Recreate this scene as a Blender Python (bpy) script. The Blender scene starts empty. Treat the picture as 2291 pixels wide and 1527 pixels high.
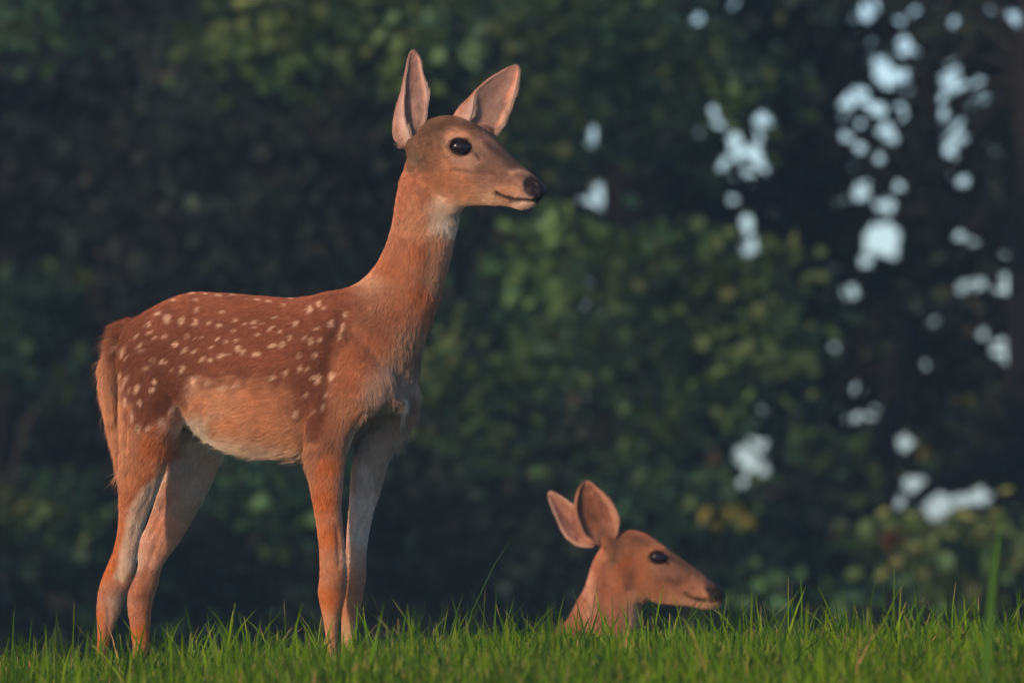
import bpy, math, random
import numpy as np
from mathutils import Vector

random.seed(7)
rng = np.random.default_rng(7)
C = bpy.context.scene
COL = C.collection

# ------------------------------------------------------------------ camera, world, sun, exposure
D = 18.6                         # metres from the camera to the standing fawn
LENS = 400.0
S = 36.0 / LENS * D / 2291.0     # metres per photo pixel at the fawn
HOR = 1230.0                     # photo row of the horizon
ZC = (1500 - HOR) * S            # camera height over the grass at the hooves
CX, CY = 1145.5, 763.5

cam_d = bpy.data.cameras.new('camera')
cam = bpy.data.objects.new('camera', cam_d)
COL.objects.link(cam)
cam.location = (0, -D, ZC)
tilt = math.atan((HOR - CY) * S / D)
cam.rotation_euler = (math.pi / 2 + tilt, 0, 0)
cam_d.lens = LENS
cam_d.sensor_width = 36
cam_d.clip_start = 0.5
cam_d.clip_end = 3000
cam_d.dof.use_dof = True
cam_d.dof.focus_distance = D - 0.1
cam_d.dof.aperture_fstop = 9.0
C.camera = cam

SUN_AZ = 42.0      # degrees left of straight behind the camera
SUN_EL = 17.0
sun_dir = Vector((-math.sin(math.radians(SUN_AZ)) * math.cos(math.radians(SUN_EL)),
                  -math.cos(math.radians(SUN_AZ)) * math.cos(math.radians(SUN_EL)),
                  math.sin(math.radians(SUN_EL))))
w = bpy.data.worlds.new('World')
C.world = w
w.use_nodes = True
nt = w.node_tree
sky = nt.nodes.new('ShaderNodeTexSky')
sky.sky_type = 'NISHITA'
sky.sun_disc = False
sky.sun_elevation = math.radians(SUN_EL)
sky.sun_rotation = math.atan2(sun_dir.x, sun_dir.y)
sky.air_density = 0.6
sky.dust_density = 0.9
sky.ozone_density = 1.9
nt.links.new(sky.outputs[0], nt.nodes['Background'].inputs[0])
nt.nodes['Background'].inputs[1].default_value = 0.122

sl = bpy.data.lights.new('sun', 'SUN')
sl.energy = 3.2
sl.color = (1.0, 0.62, 0.40)
sl.angle = math.radians(0.6)
so = bpy.data.objects.new('sun', sl)
COL.objects.link(so)
so.rotation_euler = sun_dir.to_track_quat('Z', 'Y').to_euler()
so.location = sun_dir * 60

C.render.engine = 'CYCLES'
C.view_settings.view_transform = 'Standard'
C.view_settings.look = 'None'
C.view_settings.gamma = 1
C.view_settings.use_curve_mapping = False
C.view_settings.exposure = 0.55
C.cycles.use_denoising = True
C.cycles.max_bounces = 6
C.cycles.diffuse_bounces = 3
C.cycles.transparent_max_bounces = 8
C.cycles.transmission_bounces = 3
C.cycles_curves.shape = 'RIBBONS'

# ------------------------------------------------------------------ helpers
def P(px, py, y=0.0):
    """photo pixel + world depth y -> world point"""
    px = np.asarray(px, float); py = np.asarray(py, float); y = np.asarray(y, float)
    f = (D + y) / D * S
    return np.stack(np.broadcast_arrays((px - CX) * f, y, ZC + (HOR - py) * f), -1)

def PX(co):
    f = (D + co[..., 1]) / D * S
    return np.stack([co[..., 0] / f + CX, HOR - (co[..., 2] - ZC) / f], -1)

def tag(o, label=None, cat=None, group=None, kind=None):
    if label: o['label'] = label
    if cat: o['category'] = cat
    if group: o['group'] = group
    if kind: o['kind'] = kind
    return o

def mesh_obj(name, V, F, mat=None, parent=None, smooth=True, col=None, colname='coat'):
    """F: array (n,3) or (n,4) or list of such arrays"""
    me = bpy.data.meshes.new(name)
    Fs = F if isinstance(F, list) else [F]
    Fs = [np.asarray(f, np.int32) for f in Fs if len(f)]
    V = np.asarray(V, np.float32)
    me.vertices.add(len(V)); me.vertices.foreach_set('co', V.ravel())
    loops = np.concatenate([f.ravel() for f in Fs])
    sizes = np.concatenate([np.full(len(f), f.shape[1], np.int32) for f in Fs])
    starts = np.concatenate([[0], np.cumsum(sizes)[:-1]]).astype(np.int32)
    me.loops.add(len(loops)); me.loops.foreach_set('vertex_index', loops.astype(np.int32))
    me.polygons.add(len(sizes)); me.polygons.foreach_set('loop_start', starts)
    me.polygons.foreach_set('use_smooth', np.full(len(sizes), smooth))
    if col is not None:
        a = me.color_attributes.new(colname, 'FLOAT_COLOR', 'POINT')
        c4 = np.ones((len(V), 4), np.float32); c4[:, :3] = col
        a.data.foreach_set('color', c4.ravel())
    me.update(calc_edges=True)
    me.validate()
    o = bpy.data.objects.new(name, me)
    COL.objects.link(o)
    if mat: me.materials.append(mat)
    if parent: o.parent = parent
    return o

def empty(name, loc):
    o = bpy.data.objects.new(name, None)
    o.empty_display_size = 0.2
    COL.objects.link(o)
    o.location = loc
    return o

def keep_world(child, parent):
    child.parent = parent
    child.matrix_parent_inverse = parent.matrix_basis.inverted()

def catmull(M, n):
    """rows of M interpolated, n steps per span"""
    M = np.asarray(M, float)
    Pm = np.vstack([2 * M[0] - M[1], M, 2 * M[-1] - M[-2]])
    out = []
    for i in range(len(M) - 1):
        a, b, c, d = Pm[i:i + 4]
        for t in np.arange(n) / n:
            out.append(.5 * (2 * b + (c - a) * t + (2 * a - 5 * b + 4 * c - d) * t * t + (3 * b - a - 3 * c + d) * t ** 3))
    out.append(M[-1])
    return np.array(out)

def noise3(co, scale, seed=0):
    """cheap smooth value noise, vectorised"""
    q = co * scale + seed * 17.13
    i = np.floor(q).astype(np.int64); f = q - i
    u = f * f * (3 - 2 * f)
    def h(ix, iy, iz):
        n = (ix * 374761393 + iy * 668265263 + iz * 2147483647 + seed * 1442695) & 0xffffffff
        n = ((n ^ (n >> 13)) * 1274126177) & 0xffffffff
        return ((n ^ (n >> 16)) & 0xffff) / 65535.0
    r = 0
    for dx in (0, 1):
        for dy in (0, 1):
            for dz in (0, 1):
                wgt = (u[..., 0] if dx else 1 - u[..., 0]) * (u[..., 1] if dy else 1 - u[..., 1]) * (u[..., 2] if dz else 1 - u[..., 2])
                r = r + wgt * h(i[..., 0] + dx, i[..., 1] + dy, i[..., 2] + dz)
    return r

def smooth(a, b, x):
    t = np.clip((x - a) / (b - a), 0, 1)
    return t * t * (3 - 2 * t)

# ------------------------------------------------------------------ materials
def new_mat(name):
    m = bpy.data.materials.new(name); m.use_nodes = True
    return m, m.node_tree, m.node_tree.nodes['Principled BSDF']

def attr_mat(name, attr, rough=0.7, spec=0.2, transl=0.0, bump=None, vary=0.0, vscale=8.0, sheen=0.0):
    m, t, b = new_mat(name)
    a = t.nodes.new('ShaderNodeAttribute'); a.attribute_name = attr
    src = a.outputs['Color']
    if vary:
        tc = t.nodes.new('ShaderNodeNewGeometry')
        n = t.nodes.new('ShaderNodeTexNoise'); n.inputs['Scale'].default_value = vscale; n.inputs['Detail'].default_value = 4
        t.links.new(tc.outputs['Position'], n.inputs['Vector'])
        mr = t.nodes.new('ShaderNodeMapRange')
        mr.inputs['From Min'].default_value = .25; mr.inputs['From Max'].default_value = .75
        mr.inputs['To Min'].default_value = 1 - vary; mr.inputs['To Max'].default_value = 1 + vary
        t.links.new(n.outputs['Fac'], mr.inputs['Value'])
        vm = t.nodes.new('ShaderNodeVectorMath'); vm.operation = 'SCALE'
        t.links.new(src, vm.inputs[0]); t.links.new(mr.outputs[0], vm.inputs['Scale'])
        src = vm.outputs[0]
    t.links.new(src, b.inputs['Base Color'])
    b.inputs['Roughness'].default_value = rough
    b.inputs['Specular IOR Level'].default_value = spec
    if sheen:
        b.inputs['Sheen Weight'].default_value = sheen
    if transl:
        tr = t.nodes.new('ShaderNodeBsdfTranslucent')
        t.links.new(src, tr.inputs['Color'])
        mx = t.nodes.new('ShaderNodeMixShader'); mx.inputs[0].default_value = transl
        t.links.new(b.outputs[0], mx.inputs[1]); t.links.new(tr.outputs[0], mx.inputs[2])
        t.links.new(mx.outputs[0], t.nodes['Material Output'].inputs['Surface'])
    if bump:
        n = t.nodes.new('ShaderNodeTexNoise'); n.inputs['Scale'].default_value = bump[0]; n.inputs['Detail'].default_value = 5
        bp = t.nodes.new('ShaderNodeBump'); bp.inputs['Strength'].default_value = bump[1]; bp.inputs['Distance'].default_value = bump[2]
        t.links.new(n.outputs['Fac'], bp.inputs['Height']); t.links.new(bp.outputs[0], b.inputs['Normal'])
    return m

M_skin = attr_mat('short_hide', 'coat', rough=.75, spec=.12, bump=(260, .5, .002), vary=.12, vscale=120)
M_nose = attr_mat('nose_leather', 'coat', rough=.42, spec=.16, bump=(420, .6, .0015))
M_fur = attr_mat('fur_strand', 'coat', rough=.65, spec=.25)
M_grass = attr_mat('grass_blade', 'coat', rough=.55, spec=.08, transl=.25)
M_leaf = attr_mat('tree_leaf', 'coat', rough=.55, spec=.25, transl=.22)
M_bark = attr_mat('tree_bark', 'coat', rough=.9, spec=.1, bump=(14, .8, .03), vary=.4, vscale=9)
M_soil = attr_mat('turf_soil', 'coat', rough=.95, spec=.05, bump=(30, .8, .03), vary=.35, vscale=6)
M_eye, t_, b_ = new_mat('dark_eye')
b_.inputs['Base Color'].default_value = (.006, .006, .010, 1)
b_.inputs['Roughness'].default_value = .12
b_.inputs['Specular IOR Level'].default_value = .2
n_ = t_.nodes.new('ShaderNodeTexNoise'); n_.inputs['Scale'].default_value = 90
cr_ = t_.nodes.new('ShaderNodeValToRGB')
cr_.color_ramp.elements[0].color = (.004, .004, .007, 1); cr_.color_ramp.elements[1].color = (.012, .010, .013, 1)
t_.links.new(n_.outputs['Fac'], cr_.inputs[0]); t_.links.new(cr_.outputs[0], b_.inputs['Base Color'])

# ------------------------------------------------------------------ terrain
def hgt(x, y):
    x = np.asarray(x, float); y = np.asarray(y, float)
    z = .030 * smooth(-.80, .0, x) + .024 * smooth(.3, .85, x) - .022
    z = z + .006 * np.sin(3.1 * x + 1.3) + .005 * np.sin(5.3 * x + 2.1 * y)
    b = np.clip(y - .25, 0, None)
    z = z - .085 * b * b / (b + .5)
    far = np.clip(y - 8, 0, None)
    z = np.where(y > 8, z + .085 * far * 0.9 * smooth(0, 20, far), z)
    z = np.maximum(z, -1.35 - .0 * y) if False else z
    f = np.clip(-y - .35, 0, None)
    z = z - .012 * f
    return z

def ground_z(x, y):
    z = hgt(x, y)
    # beyond the crest the field drops and levels out well below the camera
    lim = -1.15
    k = .15
    return np.where(y > 3, lim + np.log1p(np.exp(np.clip((z - lim) / k, -30, 30))) * k, z)

def axis(a):
    return np.array(sorted(set(a)))
gx = axis(list(np.round(np.arange(-3, 3.01, .1), 3)) + list(range(-40, -3, 2)) + list(range(5, 41, 2)) + [-2500, -1200, -600, -300, -150, -80, 80, 150, 300, 600, 1200, 2500])
gy = axis(list(np.round(np.arange(-3, 6.01, .1), 3)) + list(range(-40, -3, 2)) + list(range(7, 60, 2)) + [-300, -120, 80, 120, 200, 400, 800, 1500, 2600])
X, Y = np.meshgrid(gx, gy)
Z = ground_z(X, Y)
V = np.stack([X, Y, Z], -1).reshape(-1, 3)
nx, ny = len(gx), len(gy)
ii = np.arange((ny - 1) * nx).reshape(ny - 1, nx)[:, :-1].ravel()
F = np.stack([ii, ii + 1, ii + nx + 1, ii + nx], 1)
gcol = np.tile(np.array([.028, .045, .014]), (len(V), 1))
tag(mesh_obj('ground', V, F, M_soil, col=gcol), kind='structure')

# ------------------------------------------------------------------ grass
def grass(n, x0, x1, y0, y1, hmean, seed, wid=.0030, tall=0.0):
    r = np.random.default_rng(seed)
    x = r.uniform(x0, x1, n); y = r.uniform(y0, y1, n)
    z = ground_z(x, y)
    co = np.stack([x, y, 0 * x], 1)
    dens = noise3(co, 7.0, 3) * .6 + noise3(co, 19.0, 5) * .4
    h = hmean * (.45 + .9 * dens) * r.uniform(.55, 1.15, n)
    ht = r.random(n) < tall
    h = np.where(ht, h * r.uniform(1.4, 2.6, n), h)
    az = r.uniform(0, 2 * np.pi, n)
    lean = np.abs(r.normal(0, .28, n)) + .05
    bend = r.normal(.25, .35, n)
    fa = r.uniform(0, 2 * np.pi, n)      # blade facing
    wd = wid * r.uniform(.6, 1.35, n)
    d = np.stack([np.cos(az), np.sin(az)], 1)
    side = np.stack([np.cos(fa), np.sin(fa)], 1)
    ks = np.array([0, .4, .75, 1.0]); ww = np.array([.85, 1.0, .62, .06])
    vs = []
    for k, wk in zip(ks, ww):
        off = (lean * k + bend * k * k)[:, None] * d * h[:, None] * .75
        zz = z - .004 + h * k * np.sqrt(np.clip(1 - .25 * (lean + bend * k) ** 2, .25, 1))
        c = np.concatenate([co[:, :2] + off, zz[:, None]], 1)
        for sgn in (-1, 1):
            p = c.copy(); p[:, :2] += side * (wd * wk * .5 * sgn)[:, None]
            vs.append(p)
    V = np.stack(vs, 1).reshape(-1, 3)
    b = np.arange(n) * 8
    F = np.concatenate([np.stack([b + 2 * j, b + 2 * j + 1, b + 2 * j + 3, b + 2 * j + 2], 1) for j in range(3)])
    g = np.array([.048, .140, .004]); yl = np.array([.120, .205, .005]); st = np.array([.30, .20, .09]); bl = np.array([.034, .090, .010])
    t = r.random(n)[:, None]
    base = g * (1 - t) + yl * t
    m = r.random(n)
    base = np.where((m < .22)[:, None], bl, base)
    straw = (m > .990)[:, None]
    base = np.where(straw, st, base)
    base = base * r.uniform(.65, 1.2, n)[:, None]
    patch = noise3(co, 2.5, 8)[:, None]
    base = base * (.8 + .4 * patch)
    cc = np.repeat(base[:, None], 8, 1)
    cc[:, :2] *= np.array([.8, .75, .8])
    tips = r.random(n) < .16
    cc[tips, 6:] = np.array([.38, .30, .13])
    return V, F, cc.reshape(-1, 3)

def join_parts(parts):
    Vs, Fs, Cs, o = [], [], [], 0
    for v, f, c in parts:
        Vs.append(v); Fs.append(f + o); Cs.append(c); o += len(v)
    return np.concatenate(Vs), np.concatenate(Fs), np.concatenate(Cs)

V, F, cc = join_parts([
    grass(100000, -1.35, 1.35, -3.4, .7, .054, 11, wid=.0037, tall=.05),
    grass(26000, -1.35, 1.35, .5, 3.6, .06, 12, wid=.0045, tall=.02),
    grass(12000, -3.2, -1.35, -2.4, 2.5, .07, 13, wid=.006),
    grass(12000, 1.35, 3.2, -2.4, 2.5, .07, 14, wid=.006),
    grass(260, -1.3, 1.3, -.8, .35, .085, 15, wid=.0032, tall=.12),
    grass(3, .556, .580, -5.2, -4.9, .30, 16, wid=.012),
])
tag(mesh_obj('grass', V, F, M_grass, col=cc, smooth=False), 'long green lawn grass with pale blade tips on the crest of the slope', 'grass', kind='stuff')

# ------------------------------------------------------------------ animals
def loft(secs, yaw, n=36, sub=5, depth_px=True):
    """secs rows: x1,y1,x2,y2,yc(px),w(px),egg,pexp  (1 = top/left edge, 2 = bottom/right edge)"""
    R = catmull(secs, sub)
    ph = np.linspace(0, 2 * np.pi, n, endpoint=False)
    c, s_ = np.cos(ph), np.sin(ph)
    V = []
    for x1, y1, x2, y2, yc, wd, egg, pe in R:
        p = max(1.6, pe)
        cc = np.sign(c) * np.abs(c) ** (2 / p); ss = np.sign(s_) * np.abs(s_) ** (2 / p)
        mx, my, hx, hy = (x1 + x2) / 2, (y1 + y2) / 2, (x1 - x2) / 2, (y1 - y2) / 2
        lat = max(wd, .5) * ss * (1 + egg * cc)
        x = mx + hx * cc + lat * math.sin(yaw)
        y = my + hy * cc
        V.append(P(x, y, (yc + lat * math.cos(yaw)) * S))
    V = np.array(V); m = len(V)
    idx = np.arange(m * n).reshape(m, n)
    a = idx[:-1]; b = idx[1:]
    F = np.stack([a, np.roll(a, -1, 1), np.roll(b, -1, 1), b], -1).reshape(-1, 4)
    V = V.reshape(-1, 3)
    c0, c1 = len(V), len(V) + 1
    V = np.vstack([V, V[idx[0]].mean(0), V[idx[-1]].mean(0)])
    T = np.concatenate([np.stack([np.roll(idx[0], -1), idx[0], np.full(n, c0)], 1), np.stack([idx[-1], np.roll(idx[-1], -1), np.full(n, c1)], 1)])
    return V, F, T

def ball(px, py, yc, rx, ry, rz, n=20):
    u = np.linspace(0, np.pi, n + 1)
    secs = [[px - rx * math.cos(a), py - .5 * 0 - ry * math.sin(a) - .4, px - rx * math.cos(a), py + ry * math.sin(a) + .4, yc, max(rz * math.sin(a), .6), 0, 2] for a in u]
    return loft(secs, 0, sub=1)

def union(parts, voxel):
    Vs, Fq, Ft, o = [], [], [], 0
    for v, f, t in parts:
        Vs.append(v); Fq.append(f + o); Ft.append(t + o); o += len(v)
    ob = mesh_obj('tmp', np.concatenate(Vs), [np.concatenate(Fq), np.concatenate(Ft)])
    md = ob.modifiers.new('r', 'REMESH'); md.mode = 'VOXEL'; md.voxel_size = voxel
    dg = bpy.context.evaluated_depsgraph_get()
    ev = ob.evaluated_get(dg); me = ev.to_mesh()
    V = np.empty(len(me.vertices) * 3, np.float32); me.vertices.foreach_get('co', V); V = V.reshape(-1, 3).astype(float)
    L = np.empty(len(me.loops), np.int32); me.loops.foreach_get('vertex_index', L)
    F = L.reshape(-1, 4)
    ev.to_mesh_clear()
    d = ob.data; bpy.data.objects.remove(ob); bpy.data.meshes.remove(d)
    return V, F

def relax(V, F, it, lam=.5, mask=None):
    E = np.concatenate([F[:, [0, 1]], F[:, [1, 2]], F[:, [2, 3]], F[:, [3, 0]]])
    n = len(V)
    cnt = np.bincount(E[:, 0], minlength=n) + np.bincount(E[:, 1], minlength=n)
    cnt = np.maximum(cnt, 1)[:, None]
    for _ in range(it):
        A = np.stack([np.bincount(E[:, 0], V[E[:, 1], k], n) + np.bincount(E[:, 1], V[E[:, 0], k], n) for k in range(3)], 1) / cnt
        d = (A - V) * lam
        if mask is not None: d = d * mask[:, None]
        V = V + d
    return V

def vnormals(V, F):
    if F.shape[1] == 4:
        fn = np.cross(V[F[:, 2]] - V[F[:, 0]], V[F[:, 3]] - V[F[:, 1]])
    else:
        fn = np.cross(V[F[:, 1]] - V[F[:, 0]], V[F[:, 2]] - V[F[:, 0]])
    N = np.zeros_like(V)
    for j in range(F.shape[1]):
        for k in range(3):
            N[:, k] += np.bincount(F[:, j], fn[:, k], len(V))
    return N / np.maximum(np.linalg.norm(N, axis=1, keepdims=True), 1e-12)

def seg_dist(p, poly):
    """distance of p (n,2) to polyline"""
    best = np.full(len(p), 1e9)
    poly = np.asarray(poly, float)
    for a, b in zip(poly[:-1], poly[1:]):
        ab = b - a
        t = np.clip(((p - a) @ ab) / max(ab @ ab, 1e-9), 0, 1)
        best = np.minimum(best, np.linalg.norm(p - (a + t[:, None] * ab), axis=1))
    return best

def in_poly(p, poly):
    poly = np.asarray(poly, float); x, y = p[:, 0], p[:, 1]
    ins = np.zeros(len(p), bool)
    j = len(poly) - 1
    for i in range(len(poly)):
        xi, yi = poly[i]; xj, yj = poly[j]
        c = ((yi > y) != (yj > y)) & (x < (xj - xi) * (y - yi) / (yj - yi + 1e-12) + xi)
        ins ^= c; j = i
    return ins

def soft_poly(p, poly, soft):
    poly = list(poly)
    d = seg_dist(p, poly + [poly[0]])
    sd = np.where(in_poly(p, poly), d, -d)
    return smooth(-soft, soft, sd)

def idw(p, pts, vals, power=3.0, soft=60):
    out = np.zeros((len(p), vals.shape[1]))
    for i in range(0, len(p), 20000):
        d2 = ((p[i:i + 20000, None] - pts[None]) ** 2).sum(-1) + soft
        wg = d2 ** (-power / 2)
        out[i:i + 20000] = (wg @ vals) / wg.sum(1, keepdims=True)
    return out

def ear_mesh(st, yoff, yaw_unused=0, nb=20, sub=4, thick=3.2):
    """st rows: Ax,Ay,Ad, Bx,By,Bd, Cx,Cy,Cd, Dx,Dy,Dd  (px, px, depth px). cupped shell with thickness"""
    R = catmull(st, sub)
    rows = []
    for r in R:
        k = r.reshape(4, 3)
        pts = catmull(k, max(2, nb // 3))
        rows.append(P(pts[:, 0], pts[:, 1], (pts[:, 2] + yoff) * S))
    G = np.array(rows); m, n = G.shape[:2]
    idx = np.arange(m * n).reshape(m, n)
    F = np.stack([idx[:-1, :-1], idx[:-1, 1:], idx[1:, 1:], idx[1:, :-1]], -1).reshape(-1, 4)
    Vc = G.reshape(-1, 3)
    N = vnormals(Vc, F)
    # thickness tapers to the rim
    jj = np.tile(np.arange(n), m); ed = np.minimum(jj, n - 1 - jj) / 3.0
    ti = np.repeat(np.arange(m), n); ed2 = (m - 1 - ti) / 3.0
    th = thick * S * (.35 + .65 * np.clip(np.minimum(ed, ed2), 0, 1)) * .5
    V = np.vstack([Vc + N * th[:, None], Vc - N * th[:, None]])
    o = m * n
    F2 = F[:, ::-1] + o
    rim = np.concatenate([idx[0, :], idx[1:, -1], idx[-1, -2::-1], idx[-2:0:-1, 0]])
    rn = np.roll(rim, -1)
    Fr = np.stack([rim, rim + o, rn + o, rn], 1)
    side = np.concatenate([np.ones(o), -np.ones(o)])   # +1 side / -1 side
    rimness = np.clip(1 - np.minimum(ed, ed2), 0, 1); rimness = np.concatenate([rimness, rimness])
    tt = ti / (m - 1.0); tt = np.concatenate([tt, tt])
    # is +N pointing out of the cup? compare with direction from chord mid to C
    return V, np.concatenate([F, F2, Fr]), side, rimness, tt

def eye_patch(px, py, ysurf, rx, ry, rz, rot, mat, parent):
    th = np.linspace(0, np.pi, 25); ph = np.linspace(0, 2 * np.pi, 32, endpoint=False)
    T, Q = np.meshgrid(th, ph, indexing='ij')
    x = np.sin(T) * np.cos(Q) * rx; z = np.sin(T) * np.sin(Q) * ry; y = -np.cos(T) * rz
    cr, sr = math.cos(rot), math.sin(rot)
    X2 = x * cr - z * sr; Z2 = x * sr + z * cr
    V = P(px + X2, py - Z2, ysurf + y * S).reshape(-1, 3)
    m, n = 25, 32
    idx = np.arange(m * n).reshape(m, n)
    F = np.stack([idx[:-1], idx[1:], np.roll(idx[1:], -1, 1), np.roll(idx[:-1], -1, 1)], -1).reshape(-1, 4)
    o = mesh_obj('eye', V, F, mat)
    keep_world(o, parent)
    return o

def make_fur(name, V, T, N, col, dirs, lens, n, seed, parent, visw, rad, lift, clump=.5):
    r = np.random.default_rng(seed)
    A = np.cross(V[T[:, 1]] - V[T[:, 0]], V[T[:, 2]] - V[T[:, 0]])
    ar = np.linalg.norm(A, axis=1) * visw[T].mean(1)
    cdf = np.cumsum(ar); cdf /= cdf[-1]
    ti = np.searchsorted(cdf, r.random(n))
    a, b = r.random(n), r.random(n)
    sw = a + b > 1; a[sw], b[sw] = 1 - a[sw], 1 - b[sw]
    wt = np.stack([1 - a - b, a, b], 1)
    tv = T[ti]
    def itp(q): return (q[tv] * wt[..., None]).sum(1) if q.ndim > 1 else (q[tv] * wt).sum(1)
    p = itp(V); nn = itp(N); nn /= np.linalg.norm(nn, axis=1, keepdims=True) + 1e-9
    d = itp(dirs); L = itp(lens) * r.uniform(.6, 1.25, n); cl = itp(col)
    d = d - nn * (d * nn).sum(1, keepdims=True)
    d /= np.linalg.norm(d, axis=1, keepdims=True) + 1e-6
    bt = np.cross(nn, d)
    # coherent swirl so the strands gather into little locks
    sw1 = (noise3(p, 70, 1) - .5) * 1.1 + (noise3(p, 190, 2) - .5) * .9 + r.normal(0, .16, n)
    d = d + bt * sw1[:, None] * clump
    lf = itp(lift) * (1 + .9 * (noise3(p, 120, 4) - .5)) + r.normal(0, .05, n)
    fly = r.random(n) < .02
    L = np.where(fly, L * 1.5, L) * .88; lf = np.where(fly, lf * 1.8, lf) * np.where(lf > .4, 1.25, .85)
    K = 4
    pts = np.empty((n, K, 3))
    pts[:, 0] = p - nn * .0006
    cur = p - nn * .0006
    for k in range(1, K):
        q = nn * (lf * (1.15 - .35 * k))[:, None] + d
        q[:, 2] -= .05 * k
        q /= np.linalg.norm(q, axis=1, keepdims=True) + 1e-9
        cur = cur + q * (L / (K - 1))[:, None]
        pts[:, k] = cur
    hc = bpy.data.hair_curves.new(name)
    hc.add_curves([K] * n)
    hc.attributes['position'].data.foreach_set('vector', pts.astype(np.float32).ravel())
    ra = hc.attributes.get('radius') or hc.attributes.new('radius', 'FLOAT', 'POINT')
    rr = np.tile(np.array([1., .9, .6, .12]), (n, 1)) * (rad * r.uniform(.7, 1.3, n))[:, None]
    ra.data.foreach_set('value', rr.astype(np.float32).ravel())
    ca = hc.attributes.new('coat', 'FLOAT_COLOR', 'POINT')
    c4 = np.ones((n, K, 4), np.float32)
    v = (r.uniform(.72, 1.28, n) * (.74 + .26 * noise3(p, 75, 9) + .30 * noise3(p + d * .004, 210, 10)))[:, None, None]
    ramp = np.array([.82, .95, 1.05, 1.12])[None, :, None]
    c4[..., :3] = np.clip(cl[:, None] * v * ramp, 0, 1)
    ca.data.foreach_set('color', c4.ravel())
    o = bpy.data.objects.new(name, hc)
    COL.objects.link(o)
    hc.materials.append(M_fur)
    keep_world(o, parent)
    return o

# fur colours (albedo)
SAD = (.185, .064, .031)   # dark saddle
ORG = (.46, .142, .036)    # orange of legs and flank
BUF = (.50, .25, .125)
CRM = (.66, .55, .42)
WHT = (.72, .66, .56)
SPT = (.62, .43, .30)
GRY = (.160, .090, .054)    # face grey brown
NEC = (.41, .148, .058)

exec_parts = {}

# spots of the standing fawn: (x, y, half length, half width, angle from horizontal, clockwise down)
_s2 = [(610,270,16,9,10),(690,310,26,16,80),(735,170,8,5,10),(800,330,22,11,100),(905,345,24,11,105),(910,170,10,5,0),(915,245,13,7,100),
 (1010,350,14,9,-40),(1110,262,14,7,-10),(1085,370,15,10,-40),(1215,330,13,8,-45),(1290,355,10,5,-10),(1370,345,20,7,-15),(1200,410,11,6,-60),
 (1360,385,8,5,0),(1385,437,9,7,0),(1490,390,26,6,-35),(1515,310,11,5,-15),(540,355,14,8,90),(550,420,11,8,0),(450,440,13,8,-35),(590,460,12,8,0),
 (665,450,13,10,90),(480,505,14,7,-15),(500,555,13,9,10),(750,515,14,15,0),(840,450,18,5,80),(900,465,6,5,0),(945,465,6,5,0),(1075,470,12,8,-50),
 (1135,500,12,9,-30),(1220,485,11,7,-30),(310,520,25,7,105),(360,550,30,10,105),(395,600,13,8,-50),(820,560,20,6,-60),(895,565,14,9,-60),
 (1030,535,14,7,-35),(1235,545,18,13,60),(1275,575,14,11,70),(1380,595,22,12,0),(1100,610,22,10,-30),(960,630,16,10,-60),(1020,640,11,9,-60),
 (1500,530,21,9,-20),(1580,510,17,10,-70),(1635,460,20,5,95),(1690,350,22,8,-70),(1785,240,21,11,-70),(580,625,14,6,15),(650,650,22,9,20),
 (520,685,23,9,-15),(720,715,9,4,0),(800,710,24,11,105),(325,720,24,8,95),(370,765,21,7,100),(450,850,26,12,100),(575,800,15,12,50),(560,860,15,9,20),
 (465,960,17,12,10),(350,950,32,6,95),(405,1060,32,10,75),(380,860,7,6,0),(890,790,24,20,0),(1000,815,18,14,0),(1120,850,26,12,0),(1220,830,16,9,0),
 (1500,775,16,12,0),(1600,740,12,9,0),(650,1110,24,19,0),(720,1020,22,14,-30),(540,1150,22,13,0),(455,1140,20,16,60),(1695,1050,24,11,90),
 (1710,600,14,6,90),(1715,690,16,7,90),(1770,700,10,5,90),(340,820,26,5,110),(1430,350,9,5,0),(1560,420,12,6,-30),(1160,590,9,5,-30),(700,130,8,4,0),
 (880,118,16,4,0),(1080,135,18,4,0),(1190,132,14,4,0),(1380,170,16,4,5),(1470,180,12,4,0),(1590,215,10,4,0),(1650,160,14,3,0),(1300,165,9,3,0),(980,125,12,3,0)]
_s3 = [(290,400,24,12,-65),(360,360,17,9,-75),(395,385,11,6,-75),(200,495,20,8,-75),(445,495,17,16,0),(535,430,18,9,100),(520,520,24,8,95),(500,580,18,9,95),
 (260,590,11,7,80),(305,615,18,10,90),(365,605,13,8,90),(345,530,9,5,0),(330,710,15,7,95),(220,710,14,7,90),(230,800,15,8,90),(275,800,9,5,0),
 (310,860,13,7,90),(350,870,25,11,90),(130,830,14,8,-60),(440,850,22,14,100),(210,1110,20,9,90),(270,970,15,7,90),(320,1090,9,6,90),
 (380,1060,18,7,90),(105,640,18,8,-70),(160,590,22,5,95),(40,865,18,10,0),(405,980,14,6,100)]
SPOTS = [(180 + a / 3.471, 620 + b / 3.471, c / 3.471, d / 3.471, e) for a, b, c, d, e in _s2] + \
        [(600 + a / 3.054, 560 + b / 3.054, c / 3.054, d / 3.054, e) for a, b, c, d, e in _s3]

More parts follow.
